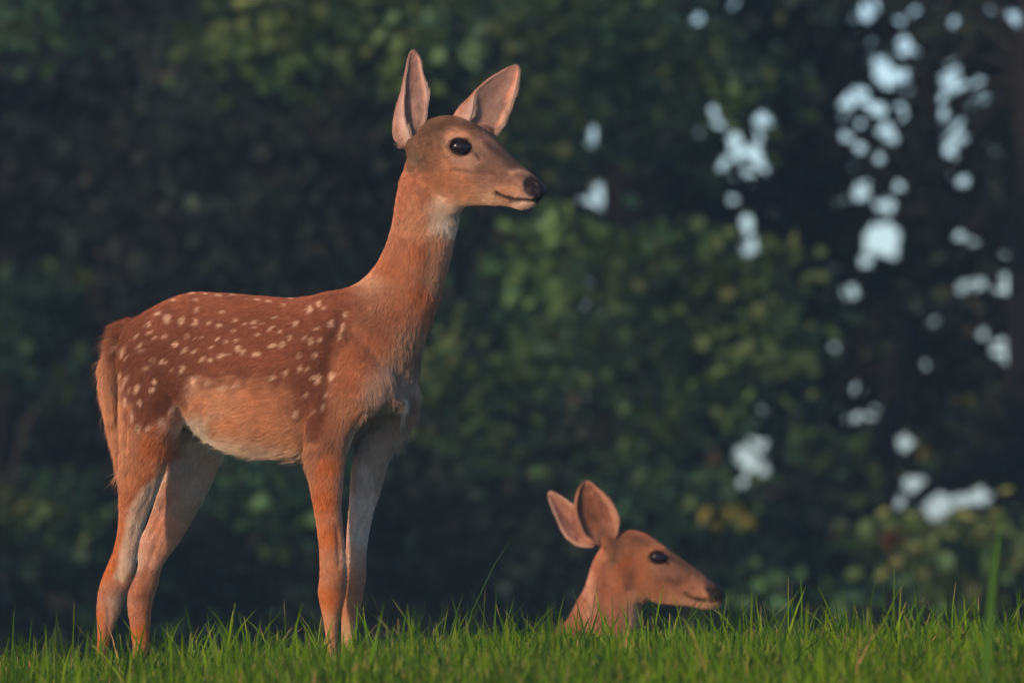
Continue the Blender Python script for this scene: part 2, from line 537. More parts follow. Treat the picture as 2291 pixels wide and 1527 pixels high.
def colour_a(V, N):
    p = PX(V)
    wob = np.stack([noise3(V, 60, 21) - .5, noise3(V, 60, 22) - .5], 1)
    q = p + wob * 16
    ctl = [
     (960,300,(.135,.07,.042)),(1010,272,(.105,.053,.030)),(1060,292,(.15,.078,.048)),(1085,306,(.24,.13,.095)),(1104,308,(.34,.2,.155)),(1112,335,(.12,.078,.060)),(1150,368,(.115,.076,.062)),(1178,392,(.27,.155,.12)),(975,285,(.090,.054,.035)),(1000,300,(.14,.078,.05)),
     (1030,300,(.50,.29,.18)),(1010,305,(.36,.21,.14)),(1060,318,(.42,.25,.17)),(1045,362,(.50,.31,.22)),(1075,355,(.40,.25,.18)),(1085,385,(.22,.125,.085)),(1100,360,(.2,.12,.09)),(1000,400,(.43,.185,.088)),(1040,400,(.44,.21,.11)),
     (1100,410,(.38,.22,.15)),(1130,400,(.25,.145,.105)),(1040,445,BUF),(1100,450,(.6,.42,.28)),(1125,440,(.46,.24,.13)),(1150,425,(.52,.3,.19)),(1165,462,(.64,.46,.36)),(985,330,(.26,.125,.07)),(965,310,(.18,.092,.053)),
     (930,335,(.15,.10,.062)),(937,353,(.15,.095,.06)),(962,352,(.27,.13,.07)),(970,400,(.42,.2,.10)),(915,400,(.42,.17,.09)),(890,450,(.40,.165,.085)),
     (950,440,(.41,.17,.08)),(940,490,(.50,.25,.13)),(985,470,CRM),(1000,500,WHT),(1020,480,(.56,.46,.34)),(985,540,BUF),(1008,555,(.34,.23,.16)),(940,560,NEC),(880,550,(.37,.16,.085)),(870,600,NEC),
     (980,620,(.40,.24,.15)),(940,650,NEC),(850,650,(.42,.19,.10)),(843,640,(.55,.33,.2)),(890,700,(.42,.17,.08)),(850,760,(.43,.168,.075)),(800,800,(.42,.16,.07)),(910,760,(.40,.25,.16)),(935,800,(.28,.17,.11)),
     (880,850,(.40,.29,.22)),(850,880,(.42,.29,.21)),(915,860,(.42,.31,.24)),(930,930,(.36,.22,.145)),(790,850,(.41,.155,.068)),(780,920,(.42,.2,.1)),(735,960,(.36,.165,.085)),(700,1000,(.38,.18,.09)),
     (905,900,(.32,.22,.16)),(902,935,(.26,.19,.14)),(870,960,(.30,.23,.175)),(840,1000,(.36,.29,.23)),(900,980,(.38,.31,.24)),(820,1060,(.50,.43,.37)),(850,1060,(.34,.26,.19)),(810,1130,(.55,.48,.42)),(800,1200,(.56,.5,.44)),(785,1250,(.5,.36,.27)),(800,1290,(.42,.22,.13)),
     (730,1040,ORG),(730,1120,ORG),(740,1200,ORG),(745,1270,(.43,.19,.09)),(742,1285,(.36,.16,.08)),(742,1340,ORG),(740,1400,BUF),(745,1450,BUF),(785,1350,(.44,.22,.12)),(785,1420,(.60,.38,.25)),
     (800,700,(.34,.15,.08)),(760,660,(.30,.12,.066)),(720,660,(.26,.10,.055)),
     (500,890,(.50,.26,.14)),(560,900,(.49,.22,.11)),(600,900,(.45,.20,.10)),(660,900,(.38,.165,.08)),(450,900,(.51,.24,.12)),(520,950,(.51,.235,.115)),(600,960,(.50,.235,.12)),(650,1000,BUF),(480,960,BUF),
     (430,950,WHT),(460,975,WHT),(500,1000,(.58,.42,.29)),(560,1018,(.50,.34,.22)),(620,1028,(.44,.28,.18)),(675,1035,(.40,.23,.14)),(420,860,(.50,.3,.2)),(400,930,(.55,.3,.18)),(410,900,(.52,.27,.15)),
     (330,940,ORG),(300,980,(.52,.25,.13)),(340,1000,ORG),(300,1060,(.44,.19,.085)),(290,1130,(.42,.18,.085)),(370,1010,ORG),(335,1075,ORG),(300,1120,ORG),(285,1180,ORG),(275,1230,ORG),(262,1270,ORG),(345,1110,(.5,.36,.28)),(320,1170,(.5,.4,.32)),(300,1250,(.5,.42,.34)),
     (255,1220,ORG),(240,1270,ORG),(228,1320,(.44,.19,.09)),(237,1318,(.30,.13,.07)),(228,1380,ORG),(225,1440,ORG),(250,1380,(.42,.26,.18)),(262,1340,(.45,.34,.26)),(222,1485,BUF),
     (375,1120,(.42,.21,.13)),(350,1170,(.50,.23,.13)),(385,1170,(.60,.33,.22)),(400,1130,(.52,.36,.27)),(430,1090,(.50,.43,.36)),(440,1050,(.46,.40,.33)),(400,1040,(.46,.4,.34)),(420,1150,(.36,.29,.2)),(320,1210,(.66,.42,.33)),(345,1220,(.42,.2,.12)),
     (370,1220,(.58,.33,.22)),(340,1250,(.56,.34,.24)),(330,1290,(.33,.15,.08)),(310,1320,(.38,.17,.09)),(345,1300,(.42,.25,.15)),(310,1370,(.42,.19,.1)),(315,1420,ORG),(315,1460,(.42,.2,.11)),
     (245,860,(.52,.27,.15)),(230,820,(.52,.27,.15)),(250,920,(.50,.25,.13)),(262,980,(.52,.27,.15)),(265,1040,(.48,.24,.13)),(265,755,(.36,.16,.09)),(280,735,(.44,.22,.12)),(250,770,(.38,.17,.09)),
    ]
    cp = np.array([c[:2] for c in ctl], float); cv = np.array([c[2] for c in ctl], float)
    col = idw(q, cp, cv, 3.4, 170)
    sad = [(250,690),(300,640),(430,620),(655,630),(780,628),(800,690),(785,745),(752,800),(742,850),(742,905),(735,960),(712,1000),(690,985),(672,930),(670,885),(640,862),(560,856),(480,852),(425,846),(416,870),(398,920),(350,955),(300,965),(286,905),(262,830),(255,770)]
    low = smooth(820, 850, p[:, 1]) * smooth(400, 440, p[:, 0])
    m = soft_poly(q + wob * 14 * smooth(820, 850, p[:, 1])[:, None] + np.stack([np.zeros(len(p)), (noise3(V * np.array([1, 1, 3.]), 110, 61) - .5) * 26], 1), sad, 17 + 12 * low)
    sc = np.array(SAD) * (1 + .35 * smooth(760, 660, p[:, 1]))[:, None]
    sc = sc * (1 + .30 * np.exp(-((p[:, 0] - 600) / 90) ** 2 - ((p[:, 1] - 800) / 50) ** 2))[:, None]
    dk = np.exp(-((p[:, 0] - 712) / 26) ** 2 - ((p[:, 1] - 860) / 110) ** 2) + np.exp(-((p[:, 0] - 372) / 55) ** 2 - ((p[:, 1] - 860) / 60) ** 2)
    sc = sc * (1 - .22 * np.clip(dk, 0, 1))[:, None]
    col = col * (1 - m[:, None]) + sc * m[:, None]
    # dark patches on elbow crease
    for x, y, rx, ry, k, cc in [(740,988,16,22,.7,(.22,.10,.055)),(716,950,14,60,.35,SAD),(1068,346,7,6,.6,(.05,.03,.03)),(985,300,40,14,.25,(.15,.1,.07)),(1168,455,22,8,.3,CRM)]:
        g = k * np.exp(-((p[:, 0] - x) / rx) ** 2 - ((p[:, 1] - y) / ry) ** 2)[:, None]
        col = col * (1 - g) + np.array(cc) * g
    for line, wd, cc, kk in [
        ([(955,290),(985,280),(1025,273),(1058,285)], 11, (.105,.053,.029), .75),
        ([(960,312),(975,306),(985,318)], 11, (.15,.088,.055), .5),
        ([(1042,270),(1068,281),(1080,299)], 2.6, (.05,.03,.025), .7),
        ([(922,348),(938,359),(956,347)], 6, (.10,.07,.045), .7),
        ([(1004,303),(1018,296),(1040,297),(1054,308)], 5, (.52,.27,.16), .9),
        ([(1015,357),(1045,362),(1072,356)], 7, (.44,.28,.21), .8),
        ([(1085,330),(1078,345),(1086,360)], 7, (.34,.21,.16), .6),
        ([(1012,381),(1050,383),(1094,387),(1124,398)], 5, (.20,.11,.075), .65),  # shade under the cheekbone, painted into the coat
        ([(1094,326),(1122,341),(1150,364),(1180,386)], 11, (.085,.062,.054), .9),
        ([(1148,386),(1166,384),(1178,388)], 7, (.46,.28,.22), .9),
        ([(1108,405),(1130,408),(1158,412)], 9, (.26,.14,.095), .7),
        ([(1116,421),(1140,424),(1160,426)], 5, (.50,.27,.16), .8),
        ([(1164,440),(1180,443),(1194,444)], 3, (.58,.38,.29), .9),
        ([(1000,448),(1050,456),(1100,458),(1140,461)], 6, (.56,.36,.24), .75),
        ([(1150,463),(1175,466),(1196,460)], 7, (.60,.40,.32), .8),
        ([(1050,336),(1062,343),(1070,347),(1074,354)], 4, (.022,.013,.012), .95),
        ([(1006,325),(1013,322)], 4, (.03,.018,.014), .8),
        ([(1010,313),(1030,306),(1050,312)], 2.5, (.05,.03,.022), .7),
        ([(960,395),(985,405),(1010,420)], 12, (.36,.16,.085), .5),
        ([(905,365),(900,420)], 10, (.34,.135,.07), .5)]:
        g = (np.exp(-(seg_dist(q * .5 + p * .5, line) / wd) ** 2) * kk)[:, None]
        col = col * (1 - g) + np.array(cc) * g
    for poly, sf, cc, kk in [
        ([(372,1048),(332,1074),(300,1110),(285,1155),(273,1205),(263,1255),(255,1292),(278,1300),(300,1255),(308,1210),(324,1168),(340,1130),(358,1090),(380,1060)], 7, CRM, .75),
        ([(414,932),(430,938),(462,972),(510,1003),(560,1024),(560,1036),(500,1020),(450,992),(412,962)], 6, WHT, .8),
        ([(840,905),(880,902),(905,912),(903,922),(878,914),(845,915)], 4, CRM, .6),
        ([(902,880),(912,882),(914,905),(905,925),(900,950),(894,952),(897,925),(900,905)], 4, WHT, .8),
        ([(776,1000),(790,955),(812,925),(818,930),(800,960),(785,1005)], 4, CRM, .5)]:
        g = (soft_poly(q * .6 + p * .4, poly, sf) * kk)[:, None]
        col = col * (1 - g) + np.array(cc) * g
    # spots
    wob2 = np.stack([noise3(V, 260, 31) - .5, noise3(V, 260, 32) - .5], 1) * 4.5
    q = p + wob2
    sp = np.zeros(len(p))
    for x, y, a, b, ang in SPOTS:
        t = math.radians(ang); dx, dy = q[:, 0] - x, q[:, 1] - y
        u = dx * math.cos(t) + dy * math.sin(t); v = -dx * math.sin(t) + dy * math.cos(t)
        k = (u / (a * 1.12 + 1)) ** 2 + (v / (b * 1.15 + 1)) ** 2
        sp = np.maximum(sp, smooth(1.9, .35, k) * (.62 + .38 * min(1, b / 3.2)))
    col = col * (1 - sp[:, None] * .92) + np.array(SPT) * sp[:, None] * .92
    # pale inner side of the legs, pale underside
    leg = smooth(1010, 1060, p[:, 1]) * smooth(1390, 1300, p[:, 1])
    far = (((p[:, 0] > 600) & (V[:, 1] > -.035)) | ((p[:, 0] < 600) & (V[:, 1] > .055)))
    inner = np.where(far, -N[:, 1], N[:, 1])
    k = (.65 * leg * smooth(.1, .7, inner) * np.where(far, 0, 1))[:, None]
    col = col * (1 - k) + np.array(CRM) * .8 * k
    outer = (smooth(.0, .5, N[:, 1]) * far * leg)[:, None]
    col = col * (1 - outer) + np.array(ORG) * outer
    und = .5 * (smooth(-.55, -.95, N[:, 2]) * smooth(1100, 1040, p[:, 1]) * smooth(930, 980, p[:, 1]) * smooth(760, 700, p[:, 0]))[:, None] * .7
    col = col * (1 - und) + np.array(WHT) * und
    # hooves
    hf = smooth(1492, 1497, p[:, 1])[:, None]
    col = col * (1 - hf) + np.array((.03, .025, .022)) * hf
    return np.clip(col, 0.004, .9)

NOSE_A = [(1172,392),(1190,390),(1212,400),(1232,415),(1234,440),(1216,458),(1203,452),(1192,444),(1176,437),(1168,425),(1167,405)]
def nose_a(V, col):
    p = PX(V)
    q = p + np.stack([noise3(V, 200, 5) - .5, noise3(V, 200, 6) - .5], 1) * 4
    m = soft_poly(q, NOSE_A, 5)
    c = np.array((.014, .010, .011))
    col = col * (1 - m[:, None]) + c * m[:, None]
    # pale side of the muzzle below the nostril, dark lip line
    d = seg_dist(q, [(1112,431),(1124,437),(1138,442),(1154,446),(1174,447),(1195,449),(1207,452)])
    k = (smooth(6.5, 2.0, d) * .95)[:, None]
    col = col * (1 - k) + np.array((.018, .010, .009)) * k
    d = np.hypot((p[:, 0] - 1146) / 9, (p[:, 1] - 449) / 7)
    k = (smooth(1.3, .5, d) * .75)[:, None]
    col = col * (1 - k) + np.array((.04, .022, .018)) * k
    return col, m

def flow(V, tab):
    p = PX(V)
    t = np.array(tab, float)
    r = idw(p, t[:, :2], t[:, 2:], 3.0)
    d = np.zeros_like(V); nrm = np.hypot(r[:, 0], r[:, 1]) + 1e-9
    d[:, 0] = r[:, 0] / nrm; d[:, 2] = -r[:, 1] / nrm
    return d, r[:, 2] * .001, r[:, 3]

# x, y, dx, dy, length mm, lift
FLOW_A = [(1180,400,-1,-.3,3,.2),(1140,370,-1,-.4,4,.2),(1100,345,-1,-.35,4,.2),(1060,300,-1,-.2,5,.25),(1010,272,-1,-.1,7,.25),(960,290,-1,.3,8,.3),
 (1060,380,-1,.15,6,.2),(1000,380,-1,.35,7,.22),(1100,430,-1,.2,5,.2),(1150,455,-1,.1,4,.3),(1040,440,-1,.3,7,.3),(990,440,-.8,.7,9,.3),(940,380,-.7,.8,8,.25),
 (1000,490,-.5,1,13,.35),(910,430,-.15,1,9,.22),(890,500,-.15,1,10,.22),(950,500,-.4,1,11,.25),(1010,540,-.25,1,13,.3),(860,590,-.5,.9,10,.2),(930,600,-.35,1,12,.25),
 (985,620,-.15,1,13,.3),(830,640,-.8,.6,10,.2),(890,680,-.6,.9,12,.25),(955,720,-.2,1,15,.3),(920,800,-.15,1,16,.35),(935,880,.1,1,16,.35),(880,860,-.2,1,16,.35),
 (905,930,.05,1,18,.4),(930,950,.2,1,16,.45),(840,740,-.6,.8,13,.25),(800,820,-.7,.8,12,.22),(760,700,-.95,.3,10,.2),(740,800,-.9,.5,10,.2),(740,920,-.7,.8,11,.25),
 (680,700,-1,.1,9,.17),(600,680,-1,.05,8,.16),(500,670,-1,.05,8,.16),(420,670,-1,.15,8,.16),(350,720,-.85,.5,9,.18),(300,740,-.6,.8,11,.25),(600,780,-1,.2,9,.18),
 (500,780,-1,.2,9,.18),(400,800,-.9,.45,9,.18),(330,850,-.6,.8,10,.2),(290,900,-.3,1,11,.2),(600,900,-1,.25,11,.22),(500,920,-1,.3,11,.22),(680,960,-.9,.5,12,.25),
 (440,930,-.8,.6,13,.3),(440,965,-.5,.9,18,.45),(520,1010,-1,.5,20,.3),(600,1025,-1,.5,20,.3),(670,1030,-1,.6,20,.3),(380,960,-.8,.7,12,.25),(330,1010,-.7,.9,12,.25),
 (290,1060,-.4,1,10,.2),(340,1080,-.7,.8,13,.28),(300,1170,-.35,1,6.82,0.175),(250,1260,-.2,1,4.34,0.14),(225,1330,0,1,3.72,0.14),(225,1420,0,1,3.1,0.105),(420,1060,-.1,1,8,.2),(380,1170,-.2,1,4.96,0.154),
 (330,1240,-.1,1,4.34,0.14),(310,1340,0,1,3.72,0.14),(315,1430,0,1,3.1,0.105),(730,1050,-.1,1,8,.18),(740,1180,0,1,4.34,0.126),(745,1300,0,1,3.72,0.126),(745,1420,0,1,3.1,0.105),
 (840,1010,-.1,1,11,.3),(850,1080,.2,1,9,.3),(800,1150,0,1,4.34,0.14),(795,1280,0,1,3.72,0.14),(790,1400,0,1,3.1,0.105),(780,1000,.1,1,11,.25),(860,940,0,1,14,.35),
 (290,728,-1,-.15,20,.6),(265,736,-1,-.35,27,.95),(245,760,-1,.1,28,.95),(236,790,-.9,.6,24,.6),(222,850,-.15,1,20,.25),(240,900,.0,1,20,.25),(250,980,0,1,24,.3),(262,1050,-.1,1,34,.35),(232,940,-.15,1,24,.35)]

# ---- standing fawn: sections measured as edge points, depth and half width
YA = math.radians(15)
head_a = [
 (925,318,935,400,-52,26,0,2),(940,285,952,432,-54,44,.05,2.1),(968,264,985,450,-58,52,.12,2.2),(1007,257,1015,458,-64,56,.2,2.2),(1045,268,1042,460,-72,55,.28,2.2),(1080,289,1068,460,-80,50,.3,2.2),
 (1112,315,1096,461,-88,41,.25,2.1),(1143,346,1122,462,-96,34,.15,2.1),(1169,370,1143,464,-102,30,.05,2.2),(1190,387,1162,470,-108,29,0,2.3),(1207,399,1181,469,-111,28,0,2.3),(1219,410,1199,461,-114,23,0,2.3),(1227,424,1214,448,-116,13,0,2.1)]
neck_a = [
 (925,350,1000,380,-52,36,0,2),(900,385,1022,440,-50,42,0,2),(887,440,1028,475,-46,44,0,2),(879,490,1022,512,-44,46,0,2),(869,530,1013,552,-42,48,0,2),(853,570,1002,598,-38,52,0,2),(833,602,990,645,-36,58,0,2),(803,630,975,692,-36,66,0,2.1),
 (768,645,957,738,-40,76,0,2.1),(735,651,940,790,-40,86,0,2.2),(706,658,930,850,-36,94,0,2.3),(690,668,905,912,-30,96,0,2.3),(680,700,850,960,-25,90,0,2.3)]
trunk_a = [
 (282,760,275,880,92,30,0,2.2),(292,728,285,930,88,70,0,2.3),(318,705,312,950,78,92,0,2.3),(352,682,350,948,70,104,0,2.3),(395,661,400,945,58,110,0,2.2),(435,652,445,968,48,114,-.03,2.2),(480,653,495,1000,36,120,-.05,2.2),
 (540,657,555,1018,18,126,-.05,2.2),(600,662,615,1026,2,128,-.05,2.2),(655,665,680,1030,-12,124,-.05,2.2),(700,660,745,1022,-26,114,0,2.2),(745,665,795,985,-44,102,0,2.2),(790,690,845,940,-56,92,0,2.2),(835,750,885,918,-66,72,0,2.2),(868,815,908,910,-70,48,0,2)]
fore_near = [
 (770,740,860,790,-96,24,0,2),(735,800,880,850,-108,36,0,2),(705,870,860,900,-118,42,0,2),(684,950,800,960,-124,42,0,2),(680,1000,781,1000,-126,37,0,2),(684,1035,773,1035,-126,32,0,2),(692,1080,768,1080,-124,29,0,2),(701,1135,765,1135,-122,26,0,2),(709,1190,769,1190,-120,25,0,2),
 (714,1240,775,1240,-118,25,0,2),(715,1285,778,1285,-116,27,0,2.1),(711,1318,777,1318,-116,27,0,2.1),(714,1348,771,1348,-116,24,0,2),(721,1378,763,1378,-115,20,0,2),(726,1408,758,1408,-114,17,0,2),(728,1445,758,1445,-113,17,0,2),(724,1472,762,1472,-112,20,0,2),(728,1488,764,1488,-114,17,0,2)]
fore_far = [
 (800,740,900,800,-50,30,0,2),(810,830,938,870,-22,44,0,2),(806,900,938,905,-12,42,0,2),(800,950,924,945,-8,38,0,2),(796,990,900,985,-10,35,0,2),(790,1030,871,1028,-18,34,0,2),(783,1085,856,1085,-18,29,0,2),(780,1135,840,1135,-18,26,0,2),(775,1190,827,1190,-20,24,0,2),
 (773,1245,820,1245,-22,24,0,2),(774,1292,819,1292,-24,26,0,2.1),(771,1325,813,1325,-26,25,0,2.1),(766,1358,809,1358,-27,22,0,2),(762,1390,803,1390,-28,18,0,2),(763,1420,800,1420,-28,17,0,2),(763,1450,799,1450,-28,18,0,2),(760,1474,800,1474,-28,21,0,2),(764,1490,803,1490,-30,18,0,2)]
hind_near = [
 (292,790,400,800,16,30,0,2),(270,860,425,870,6,46,0,2.1),(266,920,424,910,0,52,0,2.1),(268,965,408,955,-2,50,0,2),(270,1005,384,1000,0,44,0,2),(270,1055,370,1052,4,37,0,2),(267,1110,348,1108,8,31,0,2),(265,1160,330,1158,12,27,0,2),(259,1208,314,1208,16,25,0,2),
 (245,1250,307,1255,18,24,0,2),(228,1290,300,1295,20,25,0,2),(218,1328,284,1330,20,25,0,2.1),(215,1366,272,1368,20,22,0,2),(216,1405,255,1405,20,18,0,2),(217,1440,245,1440,20,17,0,2),(213,1468,238,1468,20,19,0,2),(216,1485,246,1485,18,18,0,2)]
hind_far = [
 (330,860,470,880,132,40,0,2),(352,930,500,940,140,50,0,2.1),(368,985,503,1000,146,50,0,2.1),(370,1040,486,1048,150,45,0,2),(360,1085,467,1095,152,40,0,2),(342,1135,443,1142,154,35,0,2),(326,1178,420,1184,154,31,0,2),(309,1210,397,1220,154,27,0,2),
 (305,1236,376,1248,154,25,0,2),(309,1262,362,1272,154,25,0,2),(300,1292,356,1300,154,26,0,2),(287,1322,349,1326,154,26,0,2.1),(284,1352,341,1356,154,24,0,2),(289,1392,338,1394,154,20,0,2),(293,1425,336,1425,154,18,0,2),(297,1455,335,1455,154,18,0,2),(298,1476,338,1476,154,20,0,2),(304,1492,346,1492,152,18,0,2)]
tail_a = [
 (300,712,300,760,104,12,0,2),(276,720,285,770,108,24,0,2),(258,738,285,785,110,27,0,2),(246,775,282,800,110,26,0,2),(230,815,272,820,108,25,0,2),(221,855,266,855,106,25,0,2),(227,905,266,905,106,24,0,2),(240,955,274,955,106,22,0,2),(250,1000,280,1000,106,18,0,2),(257,1035,280,1035,106,12,0,2),(262,1055,275,1055,106,6,0,2)]

def hoof(x0, x1, y0, yc, w_=13):
    return [(x0, y0, x1, y0, yc, w_, 0, 2.2), (x0 + 2, y0 + 10, x1 + 4, y0 + 10, yc - 2, w_ + 2, 0, 2.4), (x0 + 3, y0 + 20, x1 + 9, y0 + 20, yc - 3, w_ + 3, 0, 2.4)]

parts = [loft(head_a, math.radians(8)), loft(neck_a, YA), loft(trunk_a, YA), loft(fore_near, YA), loft(fore_far, YA), loft(hind_near, YA), loft(hind_far, YA), loft(tail_a, YA, n=24),
         loft(hoof(734, 760, 1484, -118), YA, n=20), loft(hoof(770, 797, 1486, -12), YA, n=20), loft(hoof(220, 243, 1482, 22), YA, n=20), loft(hoof(308, 340, 1488, 140), YA, n=20),
         ball(1036, 308, -108, 34, 14, 12), ball(1088, 308, -40, 24, 8, 14), ball(1172, 458, -112, 20, 11, 19), ball(924, 328, -60, 17, 26, 16), ball(1080, 292, -40, 26, 16, 12), ball(1000, 455, -60, 44, 26, 34), ball(931, 374, -56, 26, 34, 32)]
Vb, Fb = union(parts, .0027)
Vb = relax(Vb, Fb, 14)
Nb = vnormals(Vb, Fb)
if (Nb * (Vb - Vb.mean(0))).sum() < 0:
    Fb = Fb[:, ::-1]; Nb = -Nb

def surf_y(V, px, py, r=6):
    p = PX(V)
    m = np.hypot(p[:, 0] - px, p[:, 1] - py) < r
    return V[m, 1].min()

def sculpt(V, N, F, grooves, bumps):
    p = PX(V)
    near = smooth(.05, .4, -N[:, 1])
    disp = np.zeros(len(V))
    for poly, wd, dp, *lim in grooves:
        d = seg_dist(p, poly)
        ok = near if not lim else near * ((V[:, 1] > lim[0]) & (V[:, 1] < lim[1]))
        disp -= ok * dp * S * np.exp(-(d / wd) ** 2)
    for x, y, rx, ry, h in bumps:
        disp += near * h * S * np.exp(-((p[:, 0] - x) / rx) ** 2 - ((p[:, 1] - y) / ry) ** 2)
    return V + N * disp[:, None]

gro = [
 ([(1112,430),(1122,437),(1135,441),(1150,447),(1170,448),(1195,450),(1209,452)], 3.2, 4.5),
 ([(1178,412),(1186,406),(1196,407),(1199,414)], 3.6, 5),
 ([(1196,425),(1204,438),(1206,450)], 3, 2.5),
 ([(1055,338),(1068,346),(1076,352)], 3.0, 3),
 ([(1012,381),(1050,384),(1094,390),(1128,396)], 7, 3.4),
 ([(1070,318),(1085,335),(1090,352)], 7, 2.5),
 ([(1140,400),(1160,406),(1170,398)], 6, 2),
 ([(985,345),(1000,375),(990,420)], 13, 2.5),
 ([(1000,462),(985,440),(960,430)], 12, 3),
 ([(905,520),(890,600),(880,680)], 18, 2.5),
 ([(965,560),(950,640),(920,700)], 16, 2),
 ([(770,700),(745,770),(735,850),(728,930),(700,990)], 14, 6),
 ([(800,760),(850,790),(900,830)], 22, 2.5),
 ([(776,1010),(790,950),(815,918),(860,908)], 6, 2),
 ([(424,850),(415,900),(400,945),(385,985)], 13, 6),
 ([(420,850),(440,830),(470,815)], 20, 3),
 ([(275,790),(275,860),(283,930),(282,1000)], 5, 4),
 ([(340,1090),(318,1140),(298,1200)], 10, 3),
 ([(235,1330),(245,1380),(240,1430)], 5, 2.5),
 ([(370,1120),(355,1160),(335,1200)], 6, 3),
 ([(355,1190),(340,1240),(325,1290)], 6, 2.5),
 ([(300,760),(350,740),(400,760)], 22, 2.5),
 ([(755,1180),(760,1260)], 6, 3),
 ([(719,1352),(735,1372),(757,1378)], 9, 3),
 ([(246,1225),(262,1262),(268,1295)], 6, 4),
 ([(724,1200),(728,1262)], 7, 2),
 ([(815,1160),(790,1215),(782,1240)], 6, 2.5),
]
bum = [(1033,304,26,7,4),(1035,357,24,6,2.5),(1000,405,26,26,4),(1160,386,15,8,4),(1060,366,22,6,2.5),(1132,420,18,6,2.5),(1195,398,13,7,3),(1128,447,10,5,1.5),
       (820,720,30,50,4),(870,830,26,36,5),(700,1060,15,40,1),(330,800,46,50,5),(450,880,24,26,-3),(600,860,90,60,3),(744,1303,20,20,6),(250,1322,16,20,5),(310,1325,18,20,4),(800,1305,14,18,4),
       (320,1215,10,14,3),(903,900,8,16,3),(940,580,16,60,4)]
Vb = sculpt(Vb, Nb, Fb, gro, bum)
# eye socket
eyx, eyy = 1033, 329
def socket(V, N, ex, ey, rx, ry, rot, k=1.0):
    p = PX(V)
    dx, dy = p[:, 0] - ex, p[:, 1] - ey
    u = dx * math.cos(rot) + dy * math.sin(rot); v = -dx * math.sin(rot) + dy * math.cos(rot)
    r = np.sqrt((u / rx) ** 2 + (v / ry) ** 2)
    near = (N[:, 1] < .1)
    d = -9 * k * smooth(1.08, .7, r) + 3.0 * k * np.exp(-((r - 1.18) / .17) ** 2)
    return V + (np.array([0, -1.0, 0]) * (d * near)[:, None]) * S, r
ys_eye = surf_y(Vb, eyx, eyy)
Vb, r_eye = socket(Vb, Nb, eyx, eyy, 24, 18, math.radians(8))
Vb = relax(Vb, Fb, 1, .4)
Nb = vnormals(Vb, Fb)
cb = colour_a(Vb, Nb)
cb, nose_m = nose_a(Vb, cb)
nearf = Nb[:, 1] < .2
k = (smooth(1.28, 1.0, r_eye) * nearf * .93)[:, None]
cb = cb * (1 - k) + np.array((.022, .014, .013)) * k
k = (smooth(1.75, 1.35, r_eye) * smooth(1.15, 1.35, r_eye) * nearf * .35)[:, None]
cb = cb * (1 - k) + np.array((.56, .36, .25)) * k

# ears: A inner near rim, B outer back, C depth of the cup, D far rim
ear_n = [
 (925,330,-57.5,896,332,-52.5,925,335,-44.5,944,318,-44),
 (921,306,-66.5,880,305,-58,915,300,-47.5,950,286,-50),
 (908,272,-69.5,880,270,-60.5,915,265,-48.5,956,250,-56),
 (905,240,-67,887,238,-59,918,236,-48,960,224,-58),
 (906,205,-64,898,203,-58,922,200,-49,956,196,-58),
 (910,170,-60.8,905,168,-56.8,924,168,-50.8,948,168,-57),
 (915,140,-57.2,911,139,-55.2,925,140,-51.8,943,141,-55),
 (918,122,-54.8,916,121,-53.8,926,120,-52.2,936,123,-54),
 (921,114,-53,921,114,-53,924,113,-52.5,928,114,-53)]
ear_f = [
 (1046,283,-44.1,1008,272,-37.9,1062,300,-27,1106,310,-34),
 (1053,268,-46.7,1018,252,-39.5,1070,284,-26.9,1116,294,-38),
 (1059,250,-47.2,1032,236,-41,1076,266,-26.6,1126,280,-40),
 (1061,228,-46.4,1048,220,-41.9,1084,240,-28.3,1140,253,-42),
 (1068,204,-44.2,1066,202,-41.9,1098,218,-30.2,1150,222,-42),
 (1097,180,-40.7,1092,178,-39.4,1122,194,-32.2,1157,194,-40),
 (1126,160,-38.7,1124,158,-37.8,1140,168,-34.7,1161,170,-38),
 (1146,149,-37,1145,148,-37,1153,153,-36.1,1162,157,-37),
 (1155,146,-37,1155,146,-37,1158,147,-36.5,1160,149,-37)]

def add_ear(st, inner_col, inner_base, outer_col, rim_col, camhint):
    V, F, side, rim, tt = ear_mesh(st, 0)
    N = vnormals(V, F)
    half = len(V) // 2
    cn = V[:half].reshape(-1, V.shape[1])
    # inside of the cup faces from C towards the A-D chord
    R = catmull(st, 4); k3 = R.reshape(-1, 4, 3)
    ch = P((k3[:, 0, 0] + k3[:, 3, 0]) / 2, (k3[:, 0, 1] + k3[:, 3, 1]) / 2, (k3[:, 0, 2] + k3[:, 3, 2]) / 2 * S)
    cc = P(k3[:, 2, 0], k3[:, 2, 1], k3[:, 2, 2] * S)
    m = len(R); n = half // m
    dirc = np.repeat(ch - cc, n, 0); dirc = np.vstack([dirc, dirc])
    if ((N[:half] * dirc[:half]).sum(1).mean()) < 0:
        inside = np.concatenate([np.zeros(half), np.ones(half)])
        flip = True
    else:
        inside = np.concatenate([np.ones(half), np.zeros(half)]); flip = False
    # outward orientation check
    if (N[:half] * (V[:half] - V[half:])).sum() < 0:
        F = F[:, ::-1]; N = -N
    ic = np.array(inner_col) * (1 - (1 - tt) ** 2)[:, None] + np.array(inner_base) * ((1 - tt) ** 2)[:, None]
    nz = noise3(V, 90, 40)[:, None]
    ic = ic * (.8 + .4 * nz)
    oc = np.array(outer_col) * (.85 + .3 * nz)
    c = np.where(inside[:, None] > .5, ic, oc)
    rk = (smooth(.35, 1, rim) * .6)[:, None]
    c = c * (1 - rk) + np.array(rim_col) * rk
    ax = P(R[-1, 0], R[-1, 1], R[-1, 2] * S) - P(R[0, 3] * .5 + R[0, 9] * .5, R[0, 4] * .5 + R[0, 10] * .5, R[0, 5] * S)
    ax /= np.linalg.norm(ax)
    return V, F, N, c, ax, inside, tt

